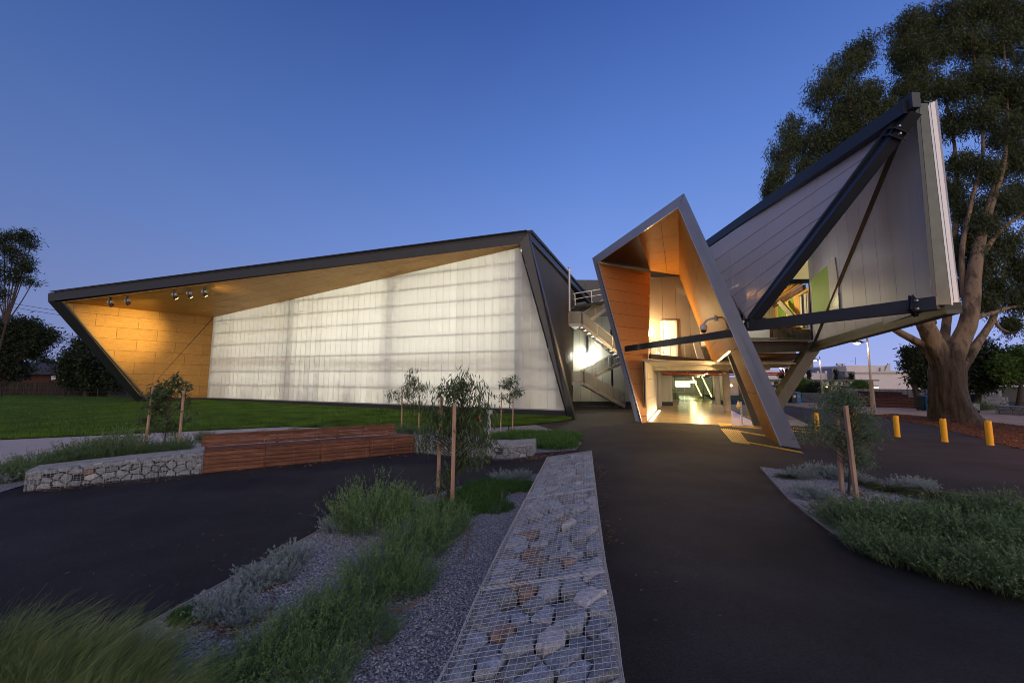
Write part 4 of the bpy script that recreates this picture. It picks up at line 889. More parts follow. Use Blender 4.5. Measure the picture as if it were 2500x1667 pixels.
stones_on(gab, 1.0, HG, .17, 14, lambda x, y, o: fgp(GS + o - .02, x, y), .08, .006, single=False)
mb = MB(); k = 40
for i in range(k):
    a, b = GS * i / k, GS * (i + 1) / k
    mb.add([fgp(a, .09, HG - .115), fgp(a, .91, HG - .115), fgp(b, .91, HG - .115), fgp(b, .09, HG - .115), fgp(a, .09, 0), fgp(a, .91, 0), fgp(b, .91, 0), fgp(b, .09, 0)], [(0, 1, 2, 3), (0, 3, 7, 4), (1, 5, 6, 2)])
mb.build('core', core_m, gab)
mb = MB()
wires_on(mb, 1.0, GS, lambda x, y, o: fgp(y, x, HG + o))
wires_on(mb, GS, HG, lambda x, y, o: fgp(x, 1 + o, y)); wires_on(mb, GS, HG, lambda x, y, o: fgp(x, -o, y)); wires_on(mb, 1.0, HG, lambda x, y, o: fgp(GS + o, x, y))
for s in (3.52, 6.0):
    for ds in (-.01, .014): mb.path([fgp(s + ds, t / 8, HG + .014) for t in range(9)], [.0026] * 9, 5, False)
for t in (0.0, 1.0): mb.path([fgp(GS * i / 60, t + (.012 if t else -.012), HG + .012) for i in range(61)], [.0032] * 61, 5, False)
mb.build('wire_mesh', wire_m, gab, 'stuff')
def gabion(label, pts, hs, depth, seed, cell=.13, back=None):
    """pts: front ground line, hs: top heights at each point, depth: vector from front to back"""
    P = [np.array(p, float) * V(1, 1, 0) for p in pts]; d = np.array(depth, float)
    t = thing('gabion_wall', label, 'gabion wall', np.mean(P, axis=0) + d / 2)
    Ls_ = [0]
    for a, b in zip(P, P[1:]): Ls_.append(Ls_[-1] + np.linalg.norm(b - a))
    L = Ls_[-1]
    def at(x):
        x = min(max(x, 0), L)
        for i in range(len(P) - 1):
            if x <= Ls_[i + 1] + 1e-9:
                f = (x - Ls_[i]) / (Ls_[i + 1] - Ls_[i]); return P[i] + (P[i + 1] - P[i]) * f, hs[i] + (hs[i + 1] - hs[i]) * f
        return P[-1], hs[-1]
    dn = nrm(d); H_ = max(hs); D_ = np.linalg.norm(d)
    front = lambda x, y, o: at(x)[0] - dn * (o - .02) + V(0, 0, y * at(x)[1] / H_)
    top = lambda x, y, o: at(x)[0] + dn * y + V(0, 0, at(x)[1] + o - .02)
    e = nrm(P[-1] - P[-2]); e0 = nrm(P[0] - P[1])
    end = lambda x, y, o: P[-1] + dn * x + e * (o - .02) + V(0, 0, y * hs[-1] / H_)
    end0 = lambda x, y, o: P[0] + dn * x + e0 * (o - .02) + V(0, 0, y * hs[0] / H_)
    stones_on(t, L, H_, cell, seed, front, .08, .009); stones_on(t, L, D_, cell * .8, seed + 1, top, .06, .004, single=False)
    stones_on(t, D_, H_, cell, seed + 2, end, .08, .005); stones_on(t, D_, H_, cell, seed + 3, end0, .08, .005)
    mb = MB(); k = 12
    for i in range(k):
        a, ha = at(L * i / k); b, hb = at(L * (i + 1) / k); q = [a + dn * .09, b + dn * .09, b + d - dn * .05, a + d - dn * .05]
        if i == 0: q[0] = q[0] - e0 * .09; q[3] = q[3] - e0 * .09
        if i == k - 1: q[1] = q[1] - e * .09; q[2] = q[2] - e * .09
        mb.add(q + [q[0] + V(0, 0, ha - .08), q[1] + V(0, 0, hb - .08), q[2] + V(0, 0, hb - .08), q[3] + V(0, 0, ha - .08)], [(4, 5, 6, 7), (0, 1, 5, 4), (2, 3, 7, 6)] + ([(0, 4, 7, 3)] if i == 0 else []) + ([(1, 2, 6, 5)] if i == k - 1 else []))
    mb.build('core', core_m, t); mb = MB()
    wires_on(mb, L, H_, lambda x, y, o: front(x, y, o + .02), r=.0024); wires_on(mb, L, D_, lambda x, y, o: top(x, y, o + .02), r=.0024); wires_on(mb, D_, H_, lambda x, y, o: end(x, y, o + .02), r=.0024); wires_on(mb, D_, H_, lambda x, y, o: end0(x, y, o + .02), r=.0024)
    for x in np.linspace(0, L, 6)[1:-1]: a, h_ = at(x); mb.tube(a - dn * .015, a - dn * .015 + V(0, 0, h_), .005, n=5)
    mb.build('wire_mesh', wire_m, t, 'stuff'); return t
b0, b1 = V(-6.71, 8.90, 0), V(-2.78, 11.61, 0); bd = nrm(b1 - b0); bn_ = V(-bd[1], bd[0], 0)
ga0 = G(59.5, 1199); ga1 = b0 - bd * .02
gabion('grey stone gabion seat joined to the left end of the red timber bench', [ga0, (ga0 + ga1) / 2 + bn_ * .03, ga1], [DY(63, 1150, ga0[1])[2], .42, .46], nrm(V(-(ga1 - ga0)[1], (ga1 - ga0)[0], 0)) * .55, 21)
g2 = [b1 + bd * .03, G(1100, 1114), G(1195, 1122), G(1238, 1122), G(1301, 1113)]
gabion('curved grey stone gabion seat beyond the right end of the timber bench', g2, [.44, .43, .42, .40, .38], V(.12, .62, 0), 31, .16)
# ================================================================== TIMBER BENCH
bench = thing('timber_bench', 'long red hardwood bench with a low slatted back between two gabion seats', 'bench', b0)
LB_ = np.linalg.norm(b1 - b0); segs = [0, .24, .49, .74, 1.0]; rs = random.Random(5); SCW = MB()
def board(s0, s1, o, z, w, t_, nrm_, m_=None, lean=0):
    """o = distance back from the front line, z height of board centre, w its width, t_ thickness"""
    a = b0 + bd * (LB_ * s0 + .004) + bn_ * o + V(0, 0, z); b = b0 + bd * (LB_ * s1 - .004) + bn_ * o + V(0, 0, z)
    o_ = MB().beam(a, b, t_, w) if nrm_ == 'front' else MB().beam(a, b, w, t_)
    ob = o_.build('board', m_ or teak, bench); return ob
for k in range(4):
    s0, s1 = segs[k], segs[k + 1]
    for j in range(5):
        board(s0, s1, .02 + rs.uniform(-.003, .003), .05 + .089 * j, .080, .030, 'front')
        for f in (.06, .5, .94): a = b0 + bd * LB_ * (s0 + (s1 - s0) * f) + bn_ * -.001 + V(0, 0, .05 + .089 * j); SCW.box(a + V(0, 0, .02), (.007, .007, .007)).box(a - V(0, 0, .02), (.007, .007, .007))
    for j in range(6):
        board(s0, s1, .055 + .10 * j, .47 + rs.uniform(-.002, .002), .092, .028, 'top')
for k, (s0, s1) in enumerate(((-.02, .24), (.24, .49), (.49, .74), (.74, .93))):
    for j in range(3):
        a = .66 + .03 * j; board(s0, s1, a, .53 + .085 * j, .078, .03, 'front')
        for f in (.08, .5, .92): q = b0 + bd * LB_ * (s0 + (s1 - s0) * f) + bn_ * (a - .022) + V(0, 0, .53 + .085 * j); SCW.box(q + V(0, 0, .02), (.007, .007, .007)).box(q - V(0, 0, .02), (.007, .007, .007))
    board(s0, s1, .73, .745, .10, .028, 'top')
SCW.build('screws', galv_m, bench, 'stuff')
MB().slab([b0 + bn_ * .05, b1 + bn_ * .05, b1 + bn_ * .6, b0 + bn_ * .6], V(0, 0, .44)).build('bench_frame', black_m, bench)
MB().slab([b1 + bn_ * .0 + bd * .005, b1 + bn_ * .62 + bd * .005, b1 + bn_ * .62 + bd * .005 + V(0, 0, .46), b1 + bn_ * .0 + bd * .005 + V(0, 0, .46)], bd * .03).build('end_board', teak_dark, bench)
for s in (.0, .3, .6, .9): q = b0 + bd * LB_ * s + bn_ * .72; MB().beam(q, q + V(0, 0, .74) + bn_ * .06, .05, .05, up=bd).build('back_support', darkmetal, bench)
# ================================================================== LIGHT POST with flowers
lp = G(1193, 1134); post = thing('path_post', 'short grey steel path light with a black base and pink flowers tied on', 'path light', lp)
MB().path([lp, lp + V(0, 0, .22)], [.095, .095], 14).build('base', black_m, post); MB().path([lp + V(0, 0, .22), lp + V(0, 0, 1.12)], [.052, .045], 12).build('shaft', galv_m, post)
hp = lp + V(0, 0, 1.12); MB().slab([hp + V(-.03, -.07, 0), hp + V(.08, -.07, 0), hp + V(.08, -.07, .20), hp + V(-.12, -.07, .20), hp + V(-.10, -.07, .14)], V(0, .14, 0)).build('head', galv_m, post)
fl = thing('flower_bunch', 'small bunch of red and pink flowers tied to the path light head', 'flowers', hp + V(-.17, -.08, .04)); mr_, mp_ = MB(), MB(); rs = random.Random(2)
for i in range(46):
    c = hp + V(-.17 + rs.gauss(0, .05), -.08 + rs.gauss(0, .04), .05 + rs.gauss(0, .07)); a = V(rs.uniform(-1, 1), rs.uniform(-1, 1), rs.uniform(-1, 1)) * .028; b = V(rs.uniform(-1, 1), rs.uniform(-1, 1), rs.uniform(-1, 1)) * .028
    (mr_ if i % 2 else mp_).quad(c - a, c - b, c + a, c + b)
mr_.build('petals', red_m, fl); mp_.build('petals', pink_m, fl)
# ================================================================== BOLLARDS
grp = 'yellow bollards along the edge of the path'
blab = {2409: 'rightmost yellow bollard, standing in front of the bark mulch', 2296: 'yellow bollard standing directly in front of the big gum trunk', 2187: 'yellow bollard just left of the big gum trunk', 1996: 'leftmost yellow bollard, beside the foot of the pale portal leg', 2088: 'yellow bollard half hidden behind the staked sapling'}
proto = None
for px, py in ((2418, 1086), (2307, 1078), (2191, 1066), (1996, 1054), (2090, 1051)):
    p = G(px, py); key = min(blab, key=lambda k_: abs(k_ - px))
    if proto is None:
        proto = thing('bollard', blab[key], 'bollard', p, grp)
        MB().path([p, p + V(0, 0, .03), p + V(0, 0, .74), p + V(0, 0, .78)], [.092, .088, .088, .082], 20).build('post', yellow_m, proto, smooth=False)
        MB().path([p + V(0, 0, .78), p + V(0, 0, .80)], [.075, .07], 20).tube(p + V(-.04, 0, .80), p + V(-.04, 0, .82), .02).build('cap', yellow_m, proto)
        MB().box(p + V(-.02, -.075, .80), (.03, .02, .03)).box(p + V(.055, -.04, .80), (.025, .02, .03)).build('lug', yellow_m, proto)
    else:
        o = proto.copy(); COL.objects.link(o); o.location = tuple(p); o['label'] = blab[key]; ORG[o.name] = p
        for ch in list(proto.children): c = ch.copy(); COL.objects.link(c); c.parent = o
# ================================================================== STEEL POST with cloth bag, tactile paving
sp = G(1812, 1037.5); t = thing('steel_post', 'thin pale steel post in front of the undercroft beside the leaning column', 'post', sp)
MB().tube(sp, sp + V(0, 0, 1.12), .035, n=10).build('shaft', zinc_edge, t); MB().tube(sp, sp + V(0, 0, .02), .08).build('base_plate', galv_m, t); MB().tube(sp + V(0, 0, 1.1), sp + V(-.14, 0, 1.14), .02).build('hook', galv_m, t)
bg_ = sp + V(-.13, 0, .92); t = thing('cloth_bag', 'small cream cloth bag hanging from the thin steel post', 'bag', bg_)
MB().path([bg_ + V(0, 0, .22), bg_ + V(0, 0, .12), bg_ + V(0, 0, -.03), bg_ + V(.01, 0, -.14)], [.02, .06, .10, .05], 10, jit=.12).build('pouch', sack_m, t); MB().tube(bg_ + V(0, 0, .2), bg_ + V(0, 0, .25), .025).build('tie', sack_m, t)
tac = thing('tactile_paving', 'yellow ribbed tactile strips laid on the asphalt at the portal', 'tactile paving', G(1800, 1050))
def tactile(poly_px, n, hori):
    P = [G(*q) for q in poly_px]
    for i in range(n):
        f0, f1 = (i + .12) / n, (i + .60) / n
        if hori: a, b, c, d = P[0] + (P[3] - P[0]) * f0, P[1] + (P[2] - P[1]) * f0, P[1] + (P[2] - P[1]) * f1, P[0] + (P[3] - P[0]) * f1
        else: a, b, c, d = P[0] + (P[1] - P[0]) * f0, P[0] + (P[1] - P[0]) * f1, P[3] + (P[2] - P[3]) * f1, P[3] + (P[2] - P[3]) * f0
        MB().slab([q + V(0, 0, .002) for q in (a, b, c, d)], V(0, 0, .012)).build('rib', yellow_tac, tac)
tactile([(1759, 1046), (1804, 1050), (1832, 1085), (1787, 1079)], 9, False)
tactile([(1803, 1051), (1870, 1063), (1870, 1065.5), (1803, 1054)], 30, False)
tactile([(1832, 1082), (1964, 1107), (1960, 1104), (1826, 1079)][:1] + [(1964, 1107.5), (1957, 1103), (1822, 1078)], 42, False)
tactile([(1752, 1033.5), (1786, 1034.5), (1786, 1040), (1759, 1040.5)], 6, True)
tactile([(1787, 1039), (1862, 1044.5), (1862, 1047), (1787, 1041.5)], 30, False)
tactile([(1936, 1044.5), (1998, 1050), (1998, 1052), (1936, 1046.5)], 14, False); tactile([(1936, 1051), (1996, 1056), (1996, 1058), (1936, 1053)], 14, False)

# ================================================================== FOLIAGE TOOLS
def leafquads(C, n, spread, ln, wd, droop=.6, rng=RNG, flat=None, wind=(0, 0, 0)):
    """n leaves round every centre in C (k,3): narrow diamond faces that hang by droop"""
    k = len(C); N = k * n; c = np.repeat(np.asarray(C, float), n, 0) + rng.normal(0, 1, (N, 3)) * np.asarray(spread)
    d = rng.normal(0, 1, (N, 3)); d /= np.linalg.norm(d, axis=1)[:, None]; d = d * (1 - droop) + V(0, 0, -1) * droop + np.asarray(wind); d /= np.linalg.norm(d, axis=1)[:, None]
    s = np.cross(d, rng.normal(0, 1, (N, 3))); s /= np.linalg.norm(s, axis=1)[:, None] + 1e-9
    L = ln * rng.uniform(.6, 1.3, N)[:, None]; w = wd * rng.uniform(.7, 1.3, N)[:, None]
    nrm2 = np.cross(d, s)
    return np.stack([c, c + d * L * .45 + s * w / 2, c + d * L + nrm2 * L * .08, c + d * L * .45 - s * w / 2], 1)
def lobe_points(cen, rad, n, rng=RNG, shell=.55):
    v = rng.normal(0, 1, (n, 3)); v /= np.linalg.norm(v, axis=1)[:, None]; r = (shell + (1 - shell) * rng.random(n)) ; return np.asarray(cen) + v * r[:, None] * np.asarray(rad)
def foliage(name, Q, m, parent): Q = Q - ORG[parent.name]; return link(name, tri_mesh(name, Q, m), parent, 'stuff')
def ribbons(P, wd, rng):
    """P (n, k, 3) stems; returns quads of thin ribbons tapering to the tip"""
    n, k = P.shape[:2]; d = P[:, -1] - P[:, 0]; s = np.cross(d, rng.normal(0, 1, (n, 3))); s /= np.linalg.norm(s, axis=1)[:, None] + 1e-9
    q = []
    for i in range(k - 1):
        a = wd * (1 - i / k) / 2; b = wd * (1 - (i + 1) / k) / 2 + .0003
        q.append(np.stack([P[:, i] - s * a, P[:, i] + s * a, P[:, i + 1] + s * b, P[:, i + 1] - s * b], 1))
    return np.concatenate(q)
def plant(kind, seed):
    rng = np.random.default_rng(seed)
    cfg = dict(salt=(380, .34, .56, .75, 18, .032, .010, .0048, salt_leaf, .0), salt2=(340, .30, .42, .7, 18, .030, .011, .0045, salt2_leaf, .0),
               tall=(1500, .30, .85, .35, 2, .03, .004, .0055, tall_leaf, .35), silver=(150, .13, .22, .9, 22, .024, .009, .004, silver_leaf, .0),
               cover=(900, .50, .11, .5, 7, .028, .010, .003, cover_leaf, .0), tuss=(520, .06, .34, 1.0, 0, .03, .004, .006, tuss_leaf, .0))[kind]
    n, R, H, out, nl, ll, lw_, sw, m, wind = cfg
    an = rng.random(n) * 6.283; rr = np.sqrt(rng.random(n)); b = np.stack([np.cos(an) * rr * R, np.sin(an) * rr * R, np.zeros(n)], 1)
    lean = np.stack([np.cos(an), np.sin(an), np.zeros(n)], 1) * (rr * out)[:, None] + rng.normal(0, .16, (n, 3)); lean[:, 2] = 1
    if kind == 'tuss': lean = np.stack([np.cos(an) * (.2 + rng.random(n) * .9), np.sin(an) * (.2 + rng.random(n) * .9), np.ones(n)], 1)
    L = H * rng.uniform(.55, 1.12, n) * (1 - .25 * rr); dirn = lean / np.linalg.norm(lean, axis=1)[:, None]
    bend = rng.normal(0, .18, (n, 3)); bend[:, 2] = -abs(bend[:, 2])
    if kind == 'tuss': bend = np.stack([np.cos(an) * .35, np.sin(an) * .35, -.7 * np.ones(n)], 1)
    if wind: bend[:, 0] += wind; bend[:, 2] -= .12
    ts = np.linspace(0, 1, 5); P = np.stack([b + dirn * (L * t)[:, None] + bend * (L * t * t)[:, None] for t in ts], 1)
    Q = [ribbons(P, sw, rng)]
    if nl:
        t = rng.uniform(.25, 1, (n, nl)); ii = np.repeat(np.arange(n), nl); tt = t.reshape(-1)
        c = b[ii] + dirn[ii] * (L[ii] * tt)[:, None] + bend[ii] * (L[ii] * tt * tt)[:, None]
        d = dirn[ii] * .8 + rng.normal(0, .6, (n * nl, 3)); d /= np.linalg.norm(d, axis=1)[:, None]; s = np.cross(d, rng.normal(0, 1, (n * nl, 3))); s /= np.linalg.norm(s, axis=1)[:, None] + 1e-9
        l_ = ll * rng.uniform(.6, 1.3, (n * nl, 1)); w_ = lw_ * rng.uniform(.7, 1.2, (n * nl, 1))
        Q.append(np.stack([c, c + d * l_ * .5 + s * w_ / 2, c + d * l_, c + d * l_ * .5 - s * w_ / 2], 1))
    return tri_mesh(kind + '_plant', np.concatenate(Q), m)
PM = {k: [plant(k, 40 + i * 7 + j) for j in range(3)] for i, k in enumerate(('salt', 'salt2', 'tall', 'silver', 'cover', 'tuss'))}
NM = dict(salt='saltbush', salt2='saltbush', tall='tall_grass_clump', silver='silver_shrub', cover='ground_cover_plant', tuss='grass_tussock'); CT = dict(salt='shrub', salt2='shrub', tall='grass', silver='shrub', cover='ground cover', tuss='grass')
prs = random.Random(77)
def put(kind, px, py, s, label, group=None, z=0.015, sz=None):
    p = G(px, py, z) if not isinstance(px, np.ndarray) else px
    o = bpy.data.objects.new(NM[kind], prs.choice(PM[kind])); COL.objects.link(o); o.location = tuple(p); o.rotation_euler = (0, 0, prs.uniform(-.5, .5) if kind == 'tall' else prs.uniform(0, 6.28))
    o.scale = (s, s, sz or s * (prs.uniform(1.0, 1.7) if kind == 'salt2' and s < 1.4 and p[0] < 0 else prs.uniform(.9, 1.15))); tag(o, label, CT[kind], group); return o
A_G = 'feathery green saltbushes in the foreground gravel bed'
for px, py, s, lab in ((905, 1292, 1.15, 'upright feathery saltbush, tallest in the bed, behind the others'), (985, 1262, .8, 'saltbush beside the tallest one, left of the staked sapling'),
                       (1080, 1300, .85, 'saltbush just in front of the centre sapling stakes'), (1020, 1350, .9, 'sprawling saltbush in the middle of the green band'),
                       (930, 1420, .8, 'saltbush halfway down the green band, left side'), (1000, 1440, .62, 'low saltbush on the right edge of the green band beside bare gravel'),
                       (850, 1500, .72, 'saltbush in the lower green band above the fallen red twigs'), (760, 1560, .66, 'saltbush low in the band, left of the fallen red twigs'),
                       (905, 1555, .5, 'small saltbush at the gravel edge behind the upright red twigs'), (660, 1640, .62, 'saltbush near the bottom edge, middle of the green band'),
                       (540, 1700, .6, 'saltbush at the bottom edge next to the tall blond grass'), (790, 1660, .5, 'saltbush at the bottom edge, right of the band beside gravel')):
    put('salt', px, py, s, lab, A_G)
for px, py, s, lab in ((40, 1740, .72, 'tall windswept grass clump at the bottom left corner'), (170, 1700, .62, 'tall windswept grass clump second from the left corner'), (300, 1690, .6, 'tall windswept grass clump third from the left, beside the gravel tip'),
                       (100, 1850, .7, 'tall windswept grass clump below the bottom edge at left'), (250, 1830, .68, 'tall windswept grass clump below the bottom edge near the gravel'), (400, 1800, .42, 'low windswept grass clump at the bottom edge, rightmost of its kind'), (-60, 1690, .75, 'tall windswept grass clump spilling in from the left edge')):
    put('tall', px, py, s, lab, 'tall windswept grasses in the bottom left corner')
for px, py, s, lab in ((825, 1296, 1.1, 'round silver shrub at the foot of the tallest saltbush'), (712, 1378, 1.1, 'silver shrub on the gravel edge below the round one'), (632, 1428, 1.2, 'wide silver shrub midway along the asphalt edge'), (690, 1412, .8, 'small silver shrub behind the wide midway one'),
                       (545, 1500, 1.05, 'silver shrub beside the small lime plant'), (600, 1515, .8, 'trailing silver shrub right of the lime plant'), (1225, 1172, 1.2, 'pale silver shrub behind the bright green mat near the gabion'), (1275, 1168, 1.0, 'pale silver shrub nearest the far end of the long gabion'),
                       (1955, 1168, 1.3, 'leftmost silver shrub at the tip of the right gravel bed'), (2005, 1165, 1.6, 'tallest silver shrub of the right bed, behind the stakes'), (2060, 1172, 1.4, 'silver shrub directly behind the right sapling stakes'), (2105, 1180, 1.2, 'silver shrub just right of the right sapling stakes'),
                       (1990, 1218, 1.6, 'broad silver shrub in front of the right sapling, on the gravel'), (2225, 1196, 1.5, 'silver shrub between the two dark tussocks'), (2250, 1190, 1.1, 'small silver shrub against the right dark tussock'),
                       (10, 1176, 1.5, 'silver shrub at the far left end of the gabion seat'), (45, 1160, 1.3, 'silver shrub just behind the left gabion corner')):
    put('silver', px, py, s, lab, 'silver cushion shrubs')
for px, py, s, lab in ((1165, 1215, 1.0, 'bright green mat plant right of the centre sapling'), (1200, 1195, 1.05, 'bright green mat plant below the pale silver shrubs'), (1270, 1190, .8, 'bright green mat plant beside the left edge of the long gabion'), (1120, 1245, .9, 'bright green mat plant nearest the centre stakes'), (1200, 1240, .7, 'bright green mat plant closest to the bare gravel'),
                       (1330, 1085, 2.0, 'wide green mat plant behind the curved gabion seat'), (1360, 1070, 1.8, 'wide green mat plant nearest the hall leg'), (1290, 1068, 1.7, 'wide green mat plant above the curved gabion seat'), (1230, 1070, 1.4, 'green mat plant behind the path light'), (1355, 1090, 1.5, 'green mat plant at the right end of the curved gabion')):
    put('cover', px, py, s, lab, 'bright green mat plants', sz=s * (1.6 if py < 1100 else 1.4))
put('cover', 462, 1512, .28, 'small lime green plant by the asphalt edge in the foreground', sz=1.1)
for px, py, s, lab in ((2165, 1196, 1.0, 'dark grass tussock right of the right sapling stakes'), (2277, 1216, 1.15, 'larger dark grass tussock near the right edge'), (2115, 1182, .6, 'small dark grass tussock behind the stakes'), (1918, 1163, .6, 'small weedy tussock at the left tip of the right bed'), (2400, 1222, .6, 'low dark tussock near the right back edge of the bed'), (2470, 1245, .7, 'low dark tussock at the right back corner of the bed')):
    put('tuss', px, py + 4, s * 1.35, lab, 'dark grass tussocks in the right bed')
for o in COL.objects:
    if o.get('label', '').startswith('upright feathery saltbush'): o.scale = (1.05, 1.05, 1.55)
for px, py, s, lab in ((2090, 1285, .95, 'leftmost bush of the right shrub mass'), (2170, 1300, 1.05, 'second bush from the left in the right shrub mass'), (2260, 1310, 1.05, 'middle bush of the right shrub mass'), (2350, 1330, 1.05, 'bush right of the middle in the right shrub mass'), (2440, 1350, 1.05, 'near bush at the right edge of the photo'),
                       (2200, 1355, .75, 'front bush at the asphalt edge of the right mass'), (2310, 1385, .8, 'front bush hanging over the asphalt in the right mass'), (2420, 1410, .85, 'front bush lowest in the right mass'), (2500, 1425, .9, 'front bush at the extreme lower right'), (2130, 1330, .7, 'front bush at the lower left of the right mass'),
                       (2350, 1262, .8, 'back bush rising behind the right mass'), (2430, 1275, .9, 'back bush behind the near right edge bush'), (2500, 1290, 1.1, 'back bush at the extreme right edge'), (2270, 1265, .6, 'small back bush by the larger dark tussock'), (2560, 1350, 1.1, 'bush beyond the right edge of the shrub mass')):
    put('salt2', px, py + (16 if 'front' in lab else 6), s * 1.22, lab, 'dense green bushes of the right bed')
for px, py, s, lab in ((80, 1150, 1.0, 'bush behind the left end of the gabion seat'), (135, 1140, .9, 'second bush along the back of the gabion seat'), (190, 1132, 1.1, 'third bush along the back of the gabion seat'), (240, 1127, 1.0, 'fourth bush along the back of the gabion seat'), (290, 1122, 1.35, 'tallest bush behind the gabion seat, left of the sapling'), (335, 1118, 1.1, 'bush at the foot of the left sapling'), (385, 1112, 1.0, 'bush between the two stakes of the left sapling'), (430, 1108, 1.0, 'bush against the left end of the timber bench back'), (40, 1172, .8, 'low bush at the far left of the planting'), (-40, 1180, 1.0, 'bush spilling in from the left edge behind the gabion')):
    put('salt2', px, py, s, lab, 'grey-green bushes behind the left gabion seat')
for px, py, s, lab in ((500, 1080, .7, 'wispy bush behind the left end of the bench back'), (560, 1075, .75, 'wispy bush showing above the bench back, second from left'), (640, 1068, .6, 'wispy bush above the middle of the bench back'), (720, 1063, .7, 'wispy bush above the bench back right of middle'), (800, 1058, .75, 'wispy bush above the bench back near its right end'), (990, 1062, .9, 'bush at the right end of the bench, by the stake'), (1040, 1062, 1.0, 'bush behind the centre sapling by the curved gabion'), (1100, 1066, .9, 'bush behind the curved gabion, left part'), (1160, 1060, .8, 'bush behind the path light by the lawn'), (1250, 1056, .5, 'small grey bush at the foot of the thin twin stakes')):
    put('salt2', px, py, s, lab, 'wispy bushes along the back of the bench')
# gravel chips lying on the near beds
def in_poly(P, poly):
    x, y = P[:, 0], P[:, 1]; ins = np.zeros(len(P), bool); n = len(poly); j = n - 1
    for i in range(n):
        xi, yi, xj, yj = poly[i][0], poly[i][1], poly[j][0], poly[j][1]
        ins ^= ((yi > y) != (yj > y)) & (x < (xj - xi) * (y - yi) / (yj - yi + 1e-12) + xi); j = i
    return ins
def chips(name, poly, n, size, m, bias=1.0, z=.02, flat=.6):
    xs = [p[0] for p in poly]; ys = [p[1] for p in poly]; P = np.stack([RNG.uniform(min(xs), max(xs), n * 3), min(ys) + (max(ys) - min(ys)) * RNG.random(n * 3) ** bias], 1)
    P = P[in_poly(P, poly)][:n]; N = len(P); r = size * RNG.uniform(.5, 1.3, N)
    base = np.array([(1, 0, 0), (0, 1, 0), (-1, 0, 0), (0, -1, 0), (0, 0, 1), (0, 0, -1.0)])
    v = base[None] * (r[:, None, None] * RNG.uniform(.6, 1.25, (N, 6, 1))) + RNG.normal(0, .15, (N, 6, 3)) * r[:, None, None]; v[:, :, 2] *= flat
    an = RNG.random(N) * 6.28; ti = np.clip(RNG.normal(0, .4, N), -.8, .8); c, s = np.cos(an)[:, None], np.sin(an)[:, None]
    x = v[:, :, 0] * c - v[:, :, 1] * s; y = v[:, :, 0] * s + v[:, :, 1] * c; v[:, :, 0] = x; v[:, :, 1] = y; v[:, :, 2] += x * np.tan(ti)[:, None] * .5
    v += np.concatenate([P, np.full((N, 1), z) + RNG.random((N, 1)) * r[:, None] * .5], 1)[:, None]
    T_ = np.array([(0, 1, 4), (1, 2, 4), (2, 3, 4), (3, 0, 4)])
    return link(name, tri_mesh(name, v[:, T_].reshape(-1, 3, 3), m), None, 'stuff')
fp = [(p[0], p[1]) for p in bedA + inner]
chips('gravel', fp, 52000, .0105, gravel_m, 1.5); chips('gravel', [(p[0], p[1]) for p in bedR], 30000, .013, gravel_m, 1.2)
mul = [G(*q)[:2] for q in [(2115, 1015), (2180, 1026), (2280, 1042), (2400, 1073), (2500, 1100), (2900, 1210), (2900, 1060), (2500, 1040), (2380, 1026), (2275, 1018), (2180, 1010)]]
chips('bark_mulch', mul, 16000, .035, mulchchip_m, 1, .02, .4)
# dead leaves and fallen twigs
def litter(pts, n, rad, size=.035):
    C_ = np.array([G(*q) for q in pts]); idx_ = RNG.integers(0, len(C_) - 1, n); u_ = RNG.random((n, 1)); c = C_[idx_] * (1 - u_) + C_[idx_ + 1] * u_ + np.stack([RNG.normal(0, rad, n), RNG.normal(0, rad, n), RNG.uniform(.02, .035, n)], 1)
    an = RNG.random(n) * 6.28; d = np.stack([np.cos(an), np.sin(an), RNG.normal(0, .2, n)], 1); s = np.stack([-np.sin(an), np.cos(an), RNG.normal(0, .3, n)], 1); L = size * RNG.uniform(.6, 1.8, n)[:, None]
    return np.stack([c - d * L, c + s * L * .22, c + d * L, c - s * L * .22], 1)
Q = np.concatenate([litter([(1462, 1130), (1465, 1150), (1470, 1165), (1470, 1190), (1478, 1290), (1485, 1330)], 300, .10, .022), litter([(480, 1525), (560, 1530), (640, 1500), (500, 1575), (715, 1400)], 220, .07, .03), litter([(1180, 1225), (1240, 1200), (1280, 1195)], 160, .12, .035),
                    litter([(1380, 1104), (1350, 1110), (1320, 1118), (1300, 1122), (1260, 1127)], 260, .12, .04), litter([(2050, 1200), (2080, 1210), (2120, 1215), (2010, 1232), (1970, 1250), (2190, 1232), (2330, 1240), (2380, 1245), (2430, 1230)], 500, .14, .05), litter([(100, 1200), (200, 1193), (330, 1182), (450, 1168), (330, 1182), (40, 1208)], 200, .07, .025), litter([(600, 1150), (800, 1132), (1000, 1112)], 120, .15, .04),
                    litter([(1000, 1290), (1100, 1400), (900, 1600), (1180, 1300), (430, 1540), (700, 1300), (300, 1400), (430, 1310), (900, 1180)], 150, .5, .02), litter([(1450, 1110), (1900, 1120), (2100, 1100), (1700, 1300), (1600, 1500)], 90, .7, .018)])
link('leaf_litter', tri_mesh('leaf_litter', Q, leaflit_m), None, 'stuff')
